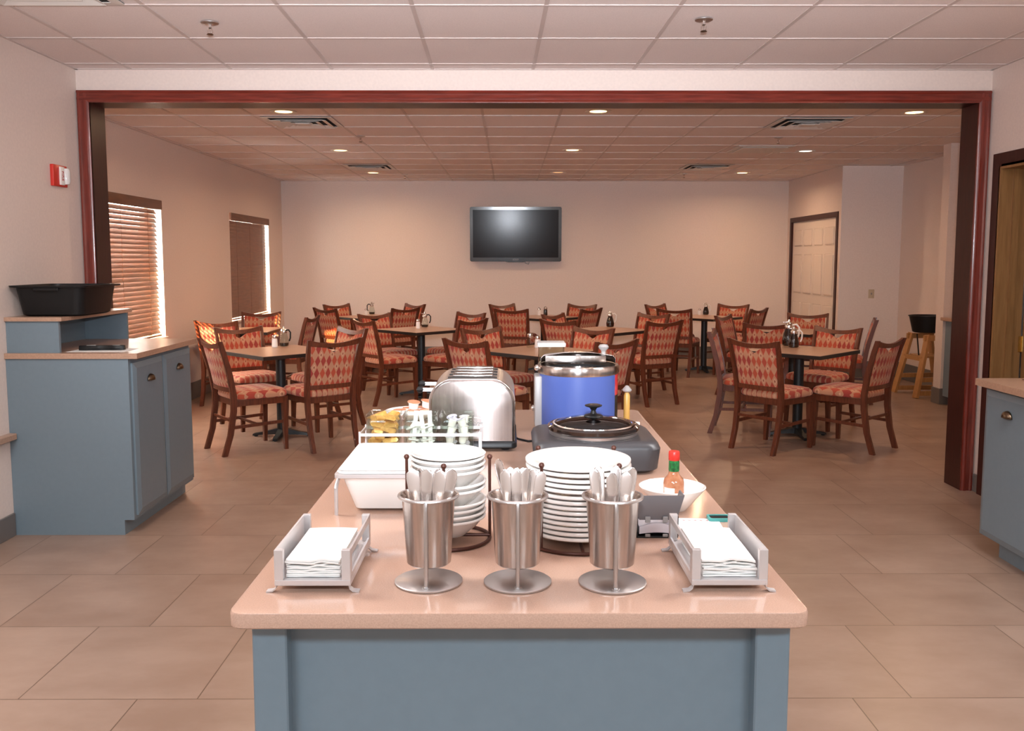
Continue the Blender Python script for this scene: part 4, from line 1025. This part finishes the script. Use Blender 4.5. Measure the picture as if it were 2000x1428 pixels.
# clear tub behind the kettle
t = thing('clear_tub', 'tall clear plastic tub with lid behind the kettle', 'tub', (.172, 3.625, IZ))
b = B(); R = lambda w, d, z, r=.008: [(a, c, z) for a, c in rrect(-w, -d, w, d, r, 3)]
loft(b, [R(.046, .044, 0), R(.050, .048, .004), R(.052, .050, .285), R(.050, .048, .285), R(.047, .045, .006)]); obj('body', b, M_glass, t)
b = B(); loft(b, [R(.0465, .0445, .007), R(.0490, .047, .215), R(.045, .043, .218)]); obj('contents', b, M_cream, t)
b = B(); loft(b, [R(.052, .050, .2853), R(.056, .054, .2856), R(.057, .055, .297), R(.054, .052, .301)]); obj('lid', b, M_lens, t)
t = thing('condiment_bottle', 'slim amber bottle with a grey cap right of the kettle', 'bottle', (.447, 3.36, IZ))
b = B(); lathe(b, [(.010, 0), (.012, .004), (.012, .12), (.007, .135)], 16, cap0=True, cap1=True); obj('body', b, M_honey, t)
b = B(); lathe(b, [(.009, .133), (.018, .139), (.018, .144), (.006, .158), (0, .160)], 16, cap0=True); obj('cap', b, M_grey, t)
t = thing('condiment_packet_box', 'tiny white box beside the amber bottle', 'box', (.478, 3.30, IZ))
b = B(); box(b, -.010, -.010, 0, .010, .010, .03, .002); obj('carton', b, M_shaker, t)
b = B(); box(b, -.008, -.0105, .01, .008, -.010, .02); obj('label_panel', b, M_grey, t, False)

# ------------------------------------------------------------------ slow cooker
t = thing('slow_cooker', 'black square-bodied slow cooker with a round glass lid', 'slow cooker', (.262, 2.755, IZ))
b = B(); R = lambda w, d, z, r: [(a, c, z) for a, c in rrect(-w, -d, w, d, r, 7)]
loft(b, [R(.176, .152, .006, .05), R(.184, .160, .012, .05), R(.190, .166, .074, .045), R(.184, .160, .088, .045), R(.172, .148, .0955, .04), R(.150, .13, .096, .04)]); obj('body', b, M_greyd, t)
for x in (-.13, .13):
    for y in (-.11, .11): b = B(); lathe(b, [(.012, 0), (.014, .008)], 12, (x, y, 0), cap0=True, cap1=True); obj('foot', b, M_black, t)
b = B(); lathe(b, [(.132, .094), (.136, .097), (.137, .106), (.134, .108)], 64, (0, -.01, 0)); obj('steel_collar', b, M_steelD, t)
b = B(); lathe(b, [(.120, .10), (.134, .106), (.141, .112), (.142, .122), (.136, .127), (.122, .124), (.116, .10)], 64, (0, -.01, 0)); obj('crock_rim', b, M_syrup, t)
b = B(); lathe(b, [(.121, .1245), (.115, .131), (.08, .142), (.03, .149), (0, .150)], 48, (0, -.01, 0)); lid = obj('glass_lid', b, M_smoke, t)
b = B(); lathe(b, [(.123, .1235), (.127, .1265), (.126, .130), (.121, .130), (.119, .1265)], 64, (0, -.01, 0)); obj('lid_rim', b, M_chrome, lid)
b = B(); lathe(b, [(.030, .1495), (.028, .153), (.010, .158), (.007, .168), (.012, .176), (.026, .181), (.027, .184), (.018, .187), (0, .187)], 28, (0, -.01, 0), cap0=True); obj('lid_knob', b, M_black, lid)
b = B(); lathe(b, [(.118, .10), (.11, .085), (0, .083)], 40, (0, -.01, 0)); obj('contents', b, M_dark, t)

# ------------------------------------------------------------------ bowl with the hot sauce bottle, caddy, papers
dish('cereal_bowl', [(0, 0), (.036, 0), (.040, .004), (.066, .036), (.083, .056), (.0845, .059), (.081, .060), (.062, .038), (.038, .009), (0, .007)], 'white bowl with the red-capped sauce bottle standing in it', 'bowl', (.416, 2.235, IZ), None)
t = thing('hot_sauce_bottle', 'small hot sauce bottle with red cap and green foil neck', 'bottle', (.417, 2.222, IZ+.0098))
b = B(); lathe(b, [(.024, 0), (.0265, .003), (.0265, .060), (.024, .071), (.0145, .082), (.0125, .090), (.0122, .118)], 28, cap0=True, cap1=True); obj('bottle', b, M_sauce, t)
b = B(); lathe(b, [(.0130, .091), (.0136, .093), (.0130, .1185), (.0126, .119)], 24); obj('foil_neck', b, M_green, t)
b = B(); lathe(b, [(.0130, .1185), (.0140, .120), (.0140, .139), (.0125, .142), (0, .142)], 24, cap0=True); obj('cap', b, M_red, t)
b = B(); a0, a1 = math.radians(-160), math.radians(-95); o = [(.0268*math.cos(a0+(a1-a0)*k/8), .0268*math.sin(a0+(a1-a0)*k/8)) for k in range(9)]; prism(b, o + [(x*.99, y*.99) for x, y in reversed(o)], .012, .052); obj('paper_label', b, M_shaker, t)
t = thing('paper_caddy', 'black caddy with a flared top flap behind the right flatware cup', 'caddy', (.338, 2.03, IZ))
b = B(); box(b, -.048, -.040, 0, .048, .035, .004, .001, 1); box(b, -.048, -.04, .004, -.044, .035, .050); box(b, .044, -.04, .004, .048, .035, .050); box(b, -.044, .030, .004, .044, .035, .055); obj('tray', b, M_black, t, False)
b = B(); th = .003
loft(b, [[(-w, y, z), (w, y, z), (w, y+th, z), (-w, y+th, z)] for w, y, z in ((.040, -.032, .040), (.046, -.036, .050), (.050, -.040, .062), (.058, -.046, .100))])
loft(b, [[(w, y, z), (w+.003, y, z), (w+.003, y+d, z), (w, y+d, z)] for w, y, z, d in ((.045, -.034, .05, .05), (.057, -.045, .100, .05))]); obj('flap', b, M_flap, t)
for x in (-.022, .018):
    b = B(); box(b, x-.006, -.0415, .036, x+.006, -.0385, .050, .001, 1); obj('clip', b, M_grey, t, False)
    b = B(); box(b, x-.006, -.0425, .003, x+.006, -.0400, .010, .001, 1); obj('clip', b, M_grey, t, False)
b = B(); loops = []
for y in (-.040, .020):
    loops.append([(x, y, .006 + .010*math.sin(PI*(x+.038)/.076)*.3 + dz) for x, dz in [(-.041 + .082*k/10, .004) for k in range(11)] + [(.041 - .082*k/10, .020 + .006*math.sin(PI*k/10)) for k in range(11)]])
loft(b, loops); tag(obj('folded_paper', b, M_paperL, loc=(.338, 2.03, IZ)), 'folded pale paper slips tucked in the black caddy', 'paper')
b = B(); prism(b, rrect(-.052, -.045, .052, .045, .003, 2), 0, .0012); t = obj('printed_card', b, M_paper, loc=(.456, 2.098, IZ)); tag(t, 'white card with red handwriting behind the right napkin holder', 'card'); t.rotation_euler.z = -.06
for k in range(5):
    b = B(); tube(b, [(-.036 + k*.014 + .006*q/6, .026 + .004*math.sin(q*1.9+k), .0014) for q in range(7)], .0005, 4); obj('handwriting', b, M_redw, t)
t = thing('teal_frame', 'teal-edged small tablet beside the card at right', 'frame', (.513, 2.135, IZ))
b = B(); fo, fi = rrect(-.028, -.020, .028, .020, .007, 4), rrect(-.023, -.015, .023, .015, .005, 4)
loft(b, [[(x, y, 0) for x, y in fo], [(x, y, .008) for x, y in fo], [(x, y, .008) for x, y in fi], [(x, y, .0) for x, y in fi], [(x, y, 0) for x, y in fo]], cap=False); obj('rim', b, M_teal, t)
b = B(); prism(b, fi, .001, .006); obj('screen', b, M_black, t)
